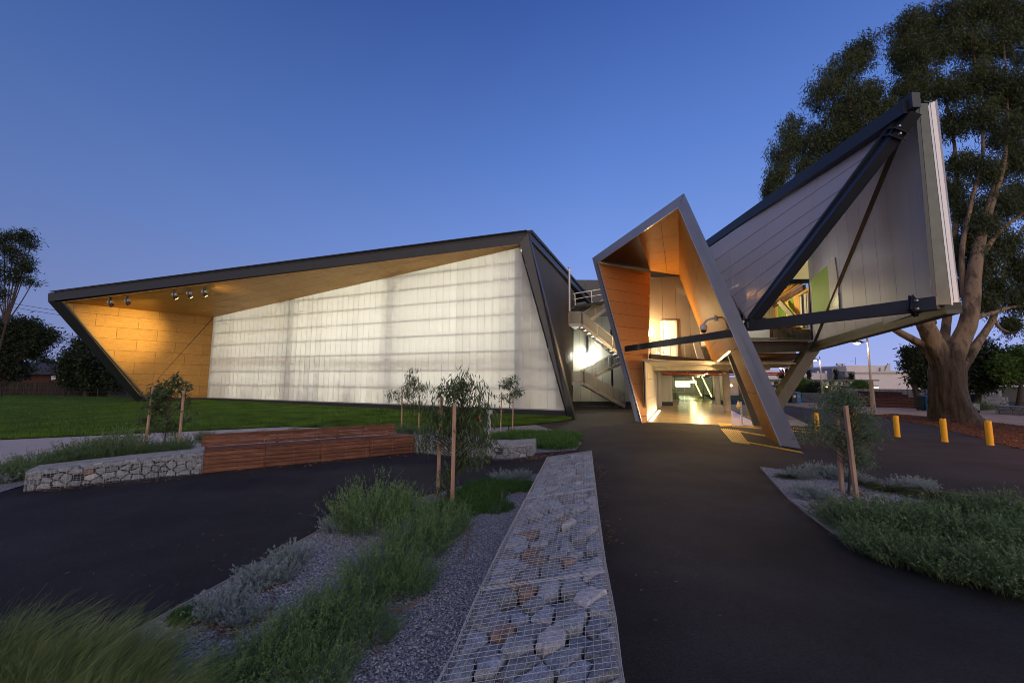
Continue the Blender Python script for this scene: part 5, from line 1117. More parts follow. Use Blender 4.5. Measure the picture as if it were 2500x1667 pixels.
for pts, lab in ((((905, 1560), (915, 1600), (925, 1650)), 'thin upright red twig standing in the foreground gravel'), (((925, 1510), (965, 1512), (1012, 1518)), 'fallen red twig pointing right from the green band'), (((1132, 1370), (1142, 1340), (1150, 1300)), 'reddish dead stem in the gravel left of the long gabion'), (((1215, 1255), (1225, 1235), (1228, 1215)), 'reddish dead stem beside the bright green mat')):
    rs = random.Random(len(lab)); P = [G(*q) + V(0, 0, .03 + .05 * i) for i, q in enumerate(pts)]; mb = MB()
    mb.path(P, [.006, .005, .003], 5)
    for i in range(9): a = P[0] + (P[2] - P[0]) * rs.random() * .9; mb.path([a, a + (P[2] - P[0]) * .25 + V(rs.uniform(-.06, .06), rs.uniform(-.06, .06), rs.uniform(-.01, .06))], [.003, .0015], 4)
    one('dead_twig', mb, twig_m, lab, 'twig', 'dead red twigs in the gravel')

# ================================================================== SAPLINGS with stakes
def stake(px0, py0, hgt, px1, lab, w=.045):
    p = G(px0, py0); q = DY(px1, 900, p[1]); top = V(q[0], p[1], hgt); mb = MB().beam(p - V(0, 0, .05), top, w, w, up=(0, 1, 0)); return one('tree_stake', mb, stake_m, lab, 'stake', 'timber tree stakes', loc=p)
def top_x(px, py, px_t, py_t):      # world top point of a stake seen at two pixels
    p = G(px, py); return p, DY(px_t, py_t, p[1])
def stake2(b, t_, lab, w=.045):
    p, q = top_x(*b, *t_); return one('tree_stake', MB().beam(p - V(0, 0, .04), q, w, w, up=(0, 1, 0)), stake_m, lab, 'stake', 'timber tree stakes', loc=p)
def sapling(label, b, lobes, n_cl, n_lf, ln, wd, m, droop=.62, Y=None, wind=(0, 0, 0), sub=(.07, .06, .07), seed=1, trunk=.014, shell=.3):
    base = G(*b) if Y is None else V(*b); Yb = base[1]; rng = np.random.default_rng(seed); rs = random.Random(seed)
    t = thing('sapling_tree', label, 'sapling', base, 'staked saplings')
    C_ = [DY(px, py, Yb + dy) for px, py, r, dy in lobes]; R_ = [r * Yb / F for px, py, r, dy in lobes]
    topc = max(C_, key=lambda c: c[2]); P = [base + (topc - base) * f + V(rs.uniform(-.03, .03), rs.uniform(-.03, .03), 0) * (f * 2) for f in (0, .25, .5, .75, 1)]
    MB().path(P, [trunk, trunk * .9, trunk * .75, trunk * .5, trunk * .25], 7).build('trunk', bark_thin, t)
    br = MB(); Q = []
    for c, r in zip(C_, R_):
        k = max(4, int(n_cl * (r / max(R_)) ** 2)); pts = lobe_points(c, (r, r * .8, r), k, rng, shell)
        for q in pts:
            hz = math.hypot(q[0] - base[0], q[1] - base[1]); f_ = min(.92, max(.15, (q[2] - base[2] - .7 * hz) / max(.1, topc[2] - base[2]))); o = P[int(f_ * 4)] * (1 - f_ * 4 % 1) + P[int(f_ * 4) + 1] * (f_ * 4 % 1); mid = o + (q - o) * .5 + V(0, 0, .06); br.path([o, mid, q], [trunk * .4, trunk * .25, .0015], 4, False)
        Q.append(leafquads(pts, n_lf, sub, ln, wd, droop, rng, wind=wind))
    br.build('branches', bark_thin, t); foliage('leaves', np.concatenate(Q), m, t); return t
sapling('staked gum sapling behind the left gabion seat, in front of the orange-lit wall', (396, 1108), [(395, 960, 26, 0), (425, 940, 14, .1), (428, 922, 12, 0), (372, 965, 16, -.1), (455, 952, 14, 0), (388, 995, 20, 0), (450, 985, 14, 0), (372, 1035, 14, .1), (415, 1040, 18, 0), (350, 1022, 8, 0), (458, 1020, 8, 0)], 24, 13, .16, .046, sap_leaf, .4, seed=3)
stake2((351, 1110), (374, 943), 'left stake of the left sapling, leaning right'); stake2((434, 1110), (450, 945), 'right stake of the left sapling, nearest the timber bench')
sapling('drooping gum sapling on the lawn edge in front of the glowing wall', (1003, 1056), [(1012, 925, 26, 0), (1002, 955, 26, 0), (1030, 950, 16, 0), (963, 962, 18, 0), (1020, 985, 18, 0), (995, 990, 14, 0)], 26, 16, .16, .020, sap_leaf, .75, seed=5)
stake2((980, 1055), (982, 955), 'thin stake at the right end of the bench, under the drooping sapling'); stake2((1022, 1052), (1024, 965), 'stake hidden in the drooping sapling on the lawn edge')
sapling('large bushy staked gum sapling in the centre, in front of the curved gabion', (1092, 1222), [(1130, 935, 42, 0), (1090, 950, 36, .1), (1165, 960, 32, 0), (1060, 990, 30, 0), (1120, 1000, 48, 0), (1170, 1010, 34, 0), (1080, 1045, 46, 0), (1140, 1060, 52, .1), (1185, 1075, 30, 0), (1045, 1065, 26, 0), (1120, 1110, 32, 0), (1165, 1120, 24, 0), (1090, 1150, 20, 0), (1085, 1190, 10, 0)], 24, 18, .14, .021, sap_leaf, .6, seed=8, trunk=.02, sub=(.10, .09, .08), shell=.1)
stake2((1068, 1218), (1078, 968), 'left stake of the centre sapling, pale and taller', .055); stake2((1104, 1234), (1110, 985), 'right stake of the centre sapling, mostly hidden by leaves', .055)
sapling('tiny windblown gum sapling between thin twin stakes near the hall leg', (1241, 1056), [(1236, 935, 12, 0), (1248, 928, 10, 0), (1228, 944, 10, 0), (1262, 958, 12, 0), (1252, 964, 10, 0), (1222, 970, 8, 0), (1244, 978, 6, 0)], 12, 11, .19, .028, sap_leaf, .15, seed=13, wind=(.5, 0, -.1), trunk=.02, sub=(.10, .08, .06))
stake2((1222, 1056), (1225, 958), 'left of the thin twin stakes near the hall leg'); stake2((1251, 1057), (1253, 970), 'right of the thin twin stakes near the hall leg')
sapling('feathery wattle sapling between two stakes on the right gravel bed', (2072, 1208), [(2045, 972, 34, 0), (2075, 968, 28, 0), (2010, 978, 20, 0), (2085, 985, 24, 0), (2020, 998, 18, 0), (2110, 1025, 30, 0), (2085, 1010, 22, 0), (1990, 1045, 28, 0), (2030, 1045, 20, 0), (2070, 1070, 32, 0), (2120, 1062, 30, 0), (2090, 1105, 26, 0), (2108, 1125, 18, 0), (1962, 1062, 12, 0)], 26, 26, .10, .013, fine_leaf, .35, seed=17, wind=(-.25, 0, 0), trunk=.022, sub=(.08, .08, .06))
stake2((2056, 1203), (2043, 1010), 'left stake of the wattle sapling on the right bed', .055); stake2((2093, 1225), (2064, 990), 'right stake of the wattle sapling, nearer and longer', .055)
# ================================================================== THE OLD GUM
TB = G(2326, 1030); YT = TB[1]; rsT = random.Random(9)
gum = thing('gum_tree', 'huge old gum tree with a pale forked trunk rising behind the truss wing', 'tree', TB)
tp = [(2332, 1036, 1.35), (2330, 1026, 1.10), (2325, 1008, .93), (2318, 975, .80), (2314, 935, .72), (2313, 905, .72), (2318, 880, .70)]
def organic(pts, n=18, jit=.05, seed=1, amp=.12):
    """tapered trunk with flutes; pts (px, py, r[, dy])"""
    rs = random.Random(seed); ph = [rs.uniform(0, 6.28) for _ in range(4)]; mb = MB(); C_ = [np.array(p[:3]) for p in pts]; R_ = [p[3] for p in pts]
    vs = []; fs = []
    for i, (c, r) in enumerate(zip(C_, R_)):
        d = nrm(C_[min(i + 1, len(C_) - 1)] - C_[max(i - 1, 0)]); a = nrm(np.cross(d, V(0, 1, .01))); b = np.cross(d, a)
        for k in range(n):
            t = 6.2832 * k / n; f = 1 + amp * (math.sin(3 * t + ph[0] + i * .15) * .5 + math.sin(5 * t + ph[1]) * .4 + math.sin(9 * t + ph[2] + i * .3) * .3) + rs.uniform(-jit, jit)
            vs.append(c + (a * math.cos(t) + b * math.sin(t)) * r * f)
    for i in range(len(C_) - 1):
        for k in range(n): fs.append((i * n + k, i * n + (k + 1) % n, (i + 1) * n + (k + 1) % n, (i + 1) * n + k))
    fs.append(tuple((len(C_) - 1) * n + k for k in range(n)))
    return vs, fs
def spline(P, k=5):
    P = [np.array(p, float) for p in P]; out = []
    for i in range(len(P) - 1):
        p0, p1, p2, p3 = P[max(i - 1, 0)], P[i], P[i + 1], P[min(i + 2, len(P) - 1)]
        for j in range(k):
            t = j / k; out.append(.5 * ((2 * p1) + (-p0 + p2) * t + (2 * p0 - 5 * p1 + 4 * p2 - p3) * t * t + (-p0 + 3 * p1 - 3 * p2 + p3) * t ** 3))
    out.append(P[-1]); return out
def limb_pts(l, sub=5):
    """l: (px, py, dY, r)"""
    return spline([np.append(DY(px, py, YT + dy), r) for px, py, dy, r in l], sub)
v, f = organic(limb_pts([(px, py, 0, r) for px, py, r in tp], 6), 44, .035, 4, .085); part('trunk', v, f, bark_pale, gum, smooth=True)
LIMBS = [[(2300, 905, 0, .42), (2296, 880, 0, .52), (2276, 830, -.1, .42), (2258, 790, -.3, .36), (2243, 745, -.3, .32), (2225, 690, 0, .27), (2190, 560, 1, .22), (2150, 440, 2, .16), (2110, 340, 3, .08)],
         [(2268, 868, .3, .16), (2255, 845, .2, .20), (2228, 828, 0, .19), (2198, 812, 0, .17), (2172, 795, .3, .13), (2140, 770, .8, .08), (2110, 760, 1.2, .03)],
         [(2318, 900, 0, .45), (2322, 872, -.2, .50), (2345, 830, -.3, .42), (2362, 790, -.4, .38), (2372, 740, -.3, .34), (2380, 660, 0, .30), (2400, 560, .5, .24), (2440, 430, 1, .18), (2480, 300, 1.5, .10), (2500, 200, 2, .05)],
         [(2310, 880, .8, .26), (2306, 830, 1, .24), (2312, 780, 1.2, .20), (2322, 700, 1.4, .18), (2330, 600, 1.6, .15), (2335, 480, 2, .12), (2330, 350, 2.4, .08), (2300, 200, 2.6, .04)],
         [(2345, 905, .2, .20), (2362, 878, .2, .24), (2385, 840, .3, .21), (2405, 810, .5, .17), (2425, 775, .6, .15), (2445, 700, .8, .12), (2475, 600, 1.2, .08), (2520, 520, 1.5, .04)],
         [(2352, 800, -.3, .16), (2385, 776, -.3, .13), (2420, 765, 0, .11), (2470, 750, .3, .09), (2520, 748, .5, .05)],
         [(2280, 790, .6, .14), (2270, 740, 1, .14), (2280, 640, 1.3, .12), (2290, 520, 1.6, .10), (2270, 400, 2.2, .08), (2235, 260, 2.6, .06), (2215, 120, 3, .03)],
         [(2365, 780, 0, .14), (2352, 700, .3, .14), (2350, 600, .6, .12), (2375, 480, 1, .10), (2400, 360, 1.4, .08), (2385, 200, 1.8, .05), (2370, 60, 2, .03)],
         [(2380, 660, .1, .16), (2420, 590, .3, .13), (2470, 540, .4, .10), (2530, 500, .6, .06)],
         [(2400, 560, .5, .14), (2430, 480, .6, .11), (2455, 380, .9, .08), (2460, 250, 1.2, .05), (2450, 100, 1.3, .03)],
         [(2225, 690, .1, .16), (2195, 600, 1.5, .13), (2130, 480, 3, .10), (2060, 400, 4, .08), (1990, 340, 5, .05), (1930, 330, 5.5, .03)],
         [(2190, 560, 1, .13), (2170, 420, 2, .10), (2130, 300, 3, .07), (2090, 200, 3.5, .04)],
         [(2335, 480, 2, .10), (2290, 400, 2.2, .07), (2250, 300, 2.6, .05), (2230, 150, 3, .02)],
         [(2425, 775, .6, .10), (2440, 800, .7, .07), (2470, 812, .8, .06), (2490, 800, .9, .04), (2485, 780, .9, .02)]]
for i, l in enumerate(LIMBS):
    v, f = organic(limb_pts(l), 16 if i < 5 else 9, .04, 20 + i, .10 if i < 5 else .05); part('limb', v, f, bark_pale, gum, smooth=True)
LOBES = [(1915, 375, 52, 5), (1935, 330, 45, 5), (1895, 430, 45, 5), (1880, 465, 26, 5), (1990, 350, 60, 4.5), (1965, 415, 34, 4.5), (2040, 310, 62, 4), (2010, 225, 55, 4), (2060, 180, 58, 4), (2105, 130, 50, 3.5), (2075, 260, 58, 3.6), (2120, 230, 48, 3.4), (2050, 390, 55, 4), (2110, 320, 62, 3.4), (2150, 270, 42, 3),
         (2215, 70, 60, 3), (2255, 60, 60, 3), (2205, 130, 48, 3), (2240, 150, 65, 2.6), (2290, 110, 60, 2.6), (2215, 225, 58, 2.6), (2180, 300, 50, 3), (2270, 215, 52, 2.4),
         (2340, 40, 62, 2), (2400, 20, 60, 2), (2455, 20, 60, 1.8), (2500, 60, 60, 1.8), (2370, 110, 50, 2), (2430, 110, 62, 1.8), (2400, 190, 60, 1.5), (2450, 220, 62, 1.3), (2500, 250, 60, 1.2), (2345, 215, 50, 2), (2390, 280, 50, 1.4), (2450, 320, 55, 1.2),
         (2330, 300, 46, 2), (2345, 400, 40, 1.8), (2330, 470, 38, 1.6), (2360, 520, 40, 1.4), (2400, 420, 45, 1.2), (2480, 400, 50, 1), (2440, 500, 48, .8), (2490, 480, 45, .8), (2395, 560, 46, .6), (2350, 600, 38, 1.2), (2330, 640, 34, 1.3), (2400, 640, 46, .4), (2450, 600, 45, .6), (2490, 660, 45, .6),
         (2430, 700, 38, .6), (2480, 730, 36, .7), (2340, 700, 28, 1.2), (2400, 740, 26, .5), (2470, 790, 22, .8), (2540, 300, 70, 1), (2560, 500, 80, 1), (2560, 120, 80, 1.5), (2560, 700, 70, .8), (2250, 290, 40, 2.6), (2240, 760, 14, 1)]
Q = []; tw = MB(); rngT = np.random.default_rng(99)
for (px, py, r, dy) in LOBES:
    c = DY(px, py, YT + dy); R_ = r * (YT + dy) / F * .88; n = int(20 + r * r / 38); pts = lobe_points(c, (R_ * rngT.uniform(.75, 1.0), R_ * .9, R_ * rngT.uniform(1.0, 1.3)), n, rngT, .35)
    Q.append(leafquads(pts, 40, (.17, .17, .22), .25, .046, .55, rngT, wind=(.12, 0, .05)))
    for q in pts[::3]: o = c + (q - c) * .12 - V(0, 0, R_ * .3); tw.path([o, o + (q - o) * .55 + V(0, 0, .1), q], [.04, .024, .006], 4, False)
foliage('crown', np.concatenate(Q), gum_leaf, gum); tw.build('twigs', bark_pale, gum, 'stuff')

# ================================================================== TREES FARTHER OFF
def far_tree(name, label, base_px, Y, lobes, m, trunk_r=.14, ncl=24, nlf=40, ln=.35, wd=.12, group=None, seed=1, droop=.35, sub=.3, zb=0):
    b = DY(base_px, 950, Y); b = V(b[0], Y, zb); t = thing(name, label, 'tree', b, group); rng = np.random.default_rng(seed); Q = []; tw = MB()
    cs = [DY(px, py, Y) for px, py, r in lobes]; top = max(cs, key=lambda c: c[2])
    for (px, py, r), c in zip(lobes, cs):
        R_ = r * Y / F; pts = lobe_points(c, (R_, R_, R_), max(5, int(ncl * (r / 30) ** 1.3)), rng, .3); Q.append(leafquads(pts, nlf, (sub, sub, sub * .8), ln, wd, droop, rng))
        for q in pts[::3]: tw.path([c - V(0, 0, R_ * .5), q], [.05, .01], 3, False)
        tw.path([b + (top - b) * .45, (b + (top - b) * .45) * .4 + c * .6 + V(0, 0, -.2), c], [trunk_r * .5, trunk_r * .35, .04], 6, False)
    tw.path([b, b + (top - b) * .45, b + (top - b) * .8], [trunk_r, trunk_r * .6, trunk_r * .3], 8, False)
    tw.build('trunk', bark_thin, t); foliage('crown', np.concatenate(Q), m, t); return t
far_tree('feathery_tree', 'tall sparse feathery tree cut off by the left edge of the photo', -30, 42, [(10, 590, 26), (50, 585, 22), (70, 578, 16), (30, 620, 24), (60, 640, 20), (75, 600, 12), (10, 660, 26), (50, 680, 18), (80, 690, 10), (5, 720, 14), (-40, 600, 50), (-50, 700, 60), (65, 655, 18)], dark_leaf, .13, 26, 40, .42, .07, seed=2, droop=.2, sub=.28)
far_tree('dark_tree', 'dark bushy tree at the left edge above the fence', 10, 46, [(20, 800, 34), (60, 800, 34), (95, 810, 26), (120, 812, 16), (40, 840, 36), (80, 850, 28), (0, 840, 40), (10, 880, 40), (100, 835, 20), (30, 905, 36), (-30, 850, 60)], dark_leaf, .3, 34, 44, .42, .12, seed=3, sub=.4)
far_tree('dark_tree', 'rounded dark tree behind the fence next to the hall corner', 215, 44, [(200, 865, 34), (230, 880, 36), (180, 880, 26), (215, 905, 36), (250, 905, 32), (165, 900, 18), (275, 920, 26), (190, 925, 30), (235, 930, 30), (200, 845, 18), (290, 935, 18)], dark_leaf, .3, 36, 44, .42, .12, seed=4, sub=.4)
far_tree('dark_tree', 'small round treetop showing beyond the tiled roof at left', 117, 80, [(117, 882, 10), (130, 888, 8), (105, 888, 7)], dark_leaf, .3, 60, 30, .5, .2, seed=5)
far_tree('broad_tree', 'broad dark tree left behind the gum trunk', 2240, 34, [(2235, 870, 26), (2260, 860, 24), (2225, 895, 20), (2255, 905, 28), (2240, 925, 20), (2280, 890, 34), (2270, 930, 24), (2215, 858, 10)], dark_leaf, .25, 34, 40, .34, .11, seed=6, sub=.25)
far_tree('broad_tree', 'broad dark tree right behind the gum trunk', 2380, 36, [(2370, 880, 40), (2400, 860, 36), (2350, 910, 34), (2400, 905, 40), (2430, 890, 34), (2380, 935, 26), (2420, 930, 26)], dark_leaf, .25, 36, 40, .34, .11, seed=7, sub=.3)
far_tree('spreading_tree', 'low spreading green tree at the right edge of the photo', 2480, 34, [(2440, 890, 26), (2470, 875, 30), (2500, 870, 36), (2450, 915, 20), (2490, 910, 30), (2530, 890, 50)], hedge_leaf, .2, 34, 40, .3, .11, seed=8, sub=.25)
far_tree('dark_tree', 'small tree beyond the far lamp seen under the wing', 1917, 85, [(1917, 912, 10), (1925, 908, 8), (1910, 918, 8), (1925, 920, 8)], dark_leaf, .3, 60, 30, .5, .2, seed=9)
for px, y0, y1, Y, lab in ((1977, 905, 928, 88, 'thin dark cypress beside the pale far building, leftmost of three'), (2043, 903, 928, 88, 'thin dark cypress in front of the grey far block, middle one'), (2081, 912, 928, 88, 'thin dark cypress, rightmost and shortest of three')):
    b = DY(px, 940, Y) * V(1, 1, 0); t = thing('cypress_tree', lab, 'tree', b, 'thin cypresses by the far buildings'); z1 = DY(px, y0, Y)[2]
    pts = np.array([b + V(RNG.normal(0, .22 * (1 - k / 62)), RNG.normal(0, .2), .8 + (z1 - .8) * k / 60) for k in range(60)]); foliage('crown', leafquads(pts, 26, (.12, .12, .2), .3, .12, -.5), dark_leaf, t); MB().tube(b, b + V(0, 0, 2), .12).build('trunk', bark_thin, t)
for px, py, r, Y, lab in ((1958, 944, 22, 58, 'round clipped green bush under the wing, left of the lamp post'), (1992, 952, 15, 55, 'smaller dark bush right of the round clipped one'), (2100, 945, 14, 62, 'round green bush partly behind the lamp post')):
    c = DY(px, py, Y); R_ = r * Y / F; t = thing('round_bush', lab, 'bush', c * V(1, 1, 0)); foliage('leaves', leafquads(lobe_points(c, (R_, R_, R_), 160, RNG, .75), 30, (.22, .22, .2), .26, .10, .1), hedge_leaf if r != 15 else dark_leaf, t)
    MB().path([V(c[0], Y, 0), V(c[0], Y, .4), c], [.12, .1, .08], 6).build('trunk', bark_thin, t); MB().path([c - V(0, 0, R_ * .8), c - V(0, 0, R_ * .4), c + V(0, 0, R_ * .3), c + V(0, 0, R_ * .75)], [R_ * .4, R_ * .78, R_ * .78, R_ * .3], 12).build('inner_twigs', bark_thin, t)

# ================================================================== LEFT BACKGROUND: house, fences, cables
YH = 56; hs_ = thing('tiled_house', 'low brick house with a dark tiled roof behind the paling fence', 'house', DY(80, 930, YH) * V(1, 1, 0))
def hp_(px, py, Y=YH): return DY(px, py, Y)
zE = hp_(100, 913)[2]; zR = hp_(90, 884, YH + 5)[2]; xa, xb = hp_(-80, 913)[0], hp_(215, 913)[0]; xr0, xr1 = hp_(-60, 884, YH + 5)[0], hp_(88, 884, YH + 5)[0]
MB().box(((xa + xb) / 2, YH + 4.6, zE / 2), (xb - xa - 1.2, 8, zE)).build('brick_wall', brick_m, hs_)
nrow = 13
for i in range(nrow):     # every course of tiles overlaps the one below
    f0, f1 = i / nrow, (i + 1) / nrow; L0 = xa - .2 + (xr0 - xa) * f0; L1_ = xa - .2 + (xr0 - xa) * f1; r0_, r1_ = xb + .2 + (xr1 - xb) * f0, xb + .2 + (xr1 - xb) * f1
    y0_, y1_ = YH + 5 * f0, YH + 5 * f1; z0_, z1_ = zE + (zR - zE) * f0, zE + (zR - zE) * f1; MB().slab([V(L0, y0_, z0_ + .07), V(r0_, y0_, z0_ + .07), V(r1_, y1_, z1_ + .02), V(L1_, y1_, z1_ + .02)], V(0, 0, -.05)).build('tile_course', tile_m, hs_)
MB().add([V(xb + .2, YH, zE), V(xr1, YH + 5, zR), V(xb + .2, YH + 10, zE), V(xr0, YH + 5, zR), V(xa, YH + 10, zE)], [(0, 1, 2), (1, 3, 4, 2)]).build('roof_back', tile_m, hs_)
MB().beam(V(xa, YH - .1, zE), V(xb, YH - .1, zE), .15, .14).build('gutter', black_m, hs_)
for a, b in ((115, 127), (142, 155)):
    w_ = MB().quad(hp_(a, 917), hp_(b, 917), hp_(b, 927), hp_(a, 927)).build('window', white_m, hs_)
    MB().quad(*[q + V(0, -.03, 0) for q in (hp_(a + 1, 918), hp_(b - 1, 918), hp_(b - 1, 926), hp_(a + 1, 926))]).build('pane', emis('dim_window', (.6, .62, .75), .10) if a == 115 else MATS['dim_window'], w_)
    for o in (w_,) + tuple(w_.children): o.location = (0, .5, 0) if o is w_ else (0, 0, 0)
pf = thing('paling_fence', 'dark weathered timber paling fence behind the lawn at left', 'fence', DY(120, 950, 45) * V(1, 1, 0)); YF = 45
x0_, x1_ = DY(-60, 950, YF)[0], DY(268, 950, YF)[0]; n = 150; rs = random.Random(4); pm = mkmesh('paling', *(lambda m_: (m_.v, m_.f))(MB().box((0, 0, .9), (.105, .02, 1.8))), paling_m)
for i in range(n):
    x = x0_ + (x1_ - x0_) * (i + .5) / n; o = link('paling', pm, pf); o.location = tuple(V(x, YF + (i % 2) * .02, -.03 + rs.uniform(-.05, .05)) - ORG[pf.name]); o.rotation_euler = (0, rs.uniform(-.015, .015), 0)
for z in (.4, 1.5): MB().beam(V(x0_, YF + .06, z), V(x1_, YF + .06, z), .05, .09).build('rail', paling_m, pf)
wf = thing('rail_fence', 'low black rail fence along the back edge of the lawn', 'fence', DY(120, 960, 40) * V(1, 1, 0))
for px, pyt, pyb in ((3, 951, 975), (136, 949, 972), (239, 949, 969), (313, 950, 964)):
    Yp = 40; a = DY(px, pyb, Yp); a[2] = .2; b = DY(px, pyt, Yp); MB().beam(a - V(0, 0, .2), b, .07, .07, up=(0, 1, 0)).build('post', black_m, wf)
for dz in (0, .35): a = DY(-150, 950, 40) - V(0, 0, dz); b = DY(313, 950, 40) - V(0, 0, dz); b[2] = a[2] = 1.18 - dz; MB().tube(a, b, .022, n=6).build('rail', black_m, wf)
MB().quad(DY(262, 925, 46), DY(330, 925, 46), DY(330, 968, 46), DY(262, 968, 46))
sh = thing('grey_shed', 'dark grey shed wall between the fence and the hall corner', 'shed', DY(292, 950, 44) * V(1, 1, 0)); a, b = DY(266, 930, 44), DY(345, 930, 44); MB().box(((a[0] + b[0]) / 2, 45, a[2] / 2), (b[0] - a[0], 2, a[2])).build('wall', plinth_m, sh); MB().box(((a[0] + b[0]) / 2, 45, a[2] + .05), (b[0] - a[0] + .3, 2.3, .1)).build('roof', darkmetal, sh)
for (a, b), lab in ((((-60, 723), (250, 772)), 'highest overhead cable at the left, under the feathery tree'), (((-60, 731), (250, 783)), 'second overhead cable from the top at the left'), (((60, 795), (300, 840)), 'third overhead cable, meeting the dark hall edge'), (((60, 824), (300, 851)), 'lowest overhead cable above the tiled house')):
    A5, B5 = DY(*a, 60), DY(*b, 60); P = [A5 + (B5 - A5) * f - V(0, 0, .5 * f * (1 - f) * 2) for f in np.linspace(0, 1, 9)]; one('power_cable', MB().path(P, [.03] * 9, 4, False), black_m, lab, 'cable', 'overhead cables at the left')

# ================================================================== RIGHT BACKGROUND
def street_lamp(px, pb, pt, hx, hy, Yv, lab, lit=True):
    p = G(px, pb) if Yv is None else DY(px, pb, Yv) * V(1, 1, 0); top = DY(px - (pb - pt) * .085, pt, p[1]); t = thing('street_lamp', lab, 'street lamp', p, 'street lamps beyond the wing')
    s_ = top[2] / 6.0; MB().path([p, p + V(0, 0, 2.6 * s_)], [.16 * s_, .14 * s_], 10).build('lower_post', conc_beam, t); mb = MB().path([p + V(0, 0, 2.6 * s_), V(p[0], p[1], top[2])], [.09 * s_, .06 * s_], 8); mb.build('upper_post', galv_m, t)
    h = DY(hx, hy, p[1]); MB().beam(V(p[0], p[1], h[2] + .06), h + V(.1, 0, .08), .08, .06).build('arm', galv_m, t)
    MB().path([h + V(-.5, 0, .02), h + V(-.3, 0, .08), h + V(.15, 0, .07), h + V(.35, 0, .03)], [.03, .10, .10, .04], 10).build('lamp_head', darkmetal, t)
    MB().path([h + V(-.36, 0, .0), h + V(-.3, 0, -.02), h + V(.0, 0, -.02), h + V(.08, 0, .0)], [.04, .10, .10, .04], 10).build('lens', lamp_street, t); light('street_lamp_light', 'POINT', h + V(-.15, 0, -.25), 150, (1, .62, .36), .12); return t
street_lamp(2133, 1006, 823, 2097, 837, None, 'nearest street lamp under the wing tip, with a long grey lower post')
street_lamp(2008, 962, 870, 1992, 879, 50, 'second street lamp, mid distance, beside the round green bush'); street_lamp(1920, 985, 892, 1908, 898, 74, 'farthest street lamp seen between the strut and the portal leg')
sl_ = DY(1784, 941, 70); t = thing('street_lamp', 'orange street lamp shining like a star between the columns', 'street lamp', sl_ * V(1, 1, 0)); MB().tube(sl_ * V(1, 1, 0), sl_, .07).build('post', galv_m, t); MB().path([sl_ + V(0, -.2, -.15), sl_ + V(0, -.2, 0), sl_ + V(0, -.2, .2)], [.1, .22, .1], 10).build('lamp_head', lamp_orange, t)
# a lamp just outside the right edge throws the orange light on the near asphalt
ol = V(19.5, 9.6, 0); t = thing('street_lamp', 'street lamp beyond the right edge of the photo casting orange light', 'street lamp', ol); MB().path([ol, ol + V(0, 0, 5.2)], [.1, .06], 10).build('post', galv_m, t); MB().beam(ol + V(0, 0, 5.2), ol + V(-.9, .6, 5.3), .08, .06).build('arm', galv_m, t)
MB().box(ol + V(-.9, .6, 5.25), (.5, .25, .12)).build('lamp_head', darkmetal, t); MB().box(ol + V(-.9, .6, 5.17), (.4, .2, .04)).build('lens', lamp_orange, t); light('orange_lamp_light', 'SPOT', ol + V(-.9, .6, 5.1), 1100, (1, .40, .12), .12, ol + V(-2.5, 2.6, 0), 150, .8)
def block(t, a, b, Y, dep, m, nm='wall', zb=0):
    p, q = DY(*a, Y), DY(*b, Y); x0_, x1_, z1_ = p[0], q[0], p[2]; MB().box(((x0_ + x1_) / 2, Y + dep / 2, (z1_ + zb) / 2), (x1_ - x0_, dep, z1_ - zb)).build(nm, m, t); return x0_, x1_, z1_
t = thing('white_block', 'plain white block building seen beside the portal leg', 'building', DY(1885, 930, 100) * V(1, 1, 0)); block(t, (1855, 903), (1897, 903), 100, 10, pinkwhite); block(t, (1897, 905), (1905, 905), 101, 8, galv_m, 'side_wall')
t = thing('theatre_building', 'large pale windowless building with a raised grey block on its roof', 'building', DY(2150, 930, 120) * V(1, 1, 0))
block(t, (1948, 910), (2031, 910), 122, 20, pinkwhite); block(t, (2031, 898), (2066, 892), 120, 20, mat('grey_render', (.22, .22, .26), .8)); block(t, (2065, 892), (2172, 888), 121, 16, pinkwhite, 'upper_wall'); block(t, (2087, 911), (2250, 911), 118, 24, pinkwhite, 'front_wall')
block(t, (2063, 906), (2087, 906), 117, 6, MATS['grey_render'], 'grey_bay')
for px in (2053, 2058, 2063, 2068, 2073): p_ = DY(px, 924, 116.8); MB().box(p_, (.45, .2, 1.0)).build('window', darkwin, t)
MB().slab([DY(2168, 887, 120.5), DY(2174, 887, 120.5), DY(2174, 907, 120.5), DY(2160, 907, 120.5)], V(0, .3, 0)).build('roof_fin', galv_m, t); MB().slab([DY(2150, 897, 120.5), DY(2159, 896, 120.5), DY(2159, 906, 120.5), DY(2150, 906, 120.5)], V(0, .3, 0)).build('louvre', galv_m, t)
MB().slab([DY(2087, 910.5, 117.5), DY(2250, 910.5, 117.5), DY(2250, 906, 117.5), DY(2180, 905, 117.5)], V(0, 10, 0)).build('roof', galv_m, t)
MB().tube(DY(2088, 890, 120), DY(2088, 872, 120), .06).build('aerial', black_m, t); MB().beam(DY(2076, 882, 120), DY(2083, 882, 120), .3, .05).build('aerial', black_m, t)
for px, py in ((2045, 888), (2050, 889), (2058, 889), (2015, 907), (1995, 907)): MB().box(DY(px, py + 1.5, 119), (.6, .6, .7)).build('roof_vent', galv_m, t)
t = thing('long_classroom_block', 'long two-storey block with green gutters and a row of small windows', 'building', DY(2000, 940, 74) * V(1, 1, 0))
x0_, x1_, z1_ = block(t, (1800, 928), (2126, 930), 74, 10, mat('lower_brick', (.12, .09, .08), .9), 'wall'); MB().box(((x0_ + x1_) / 2, 73.6, z1_ + .1), (x1_ - x0_ + 1, 1.6, .22)).build('gutter', eave_green, t)
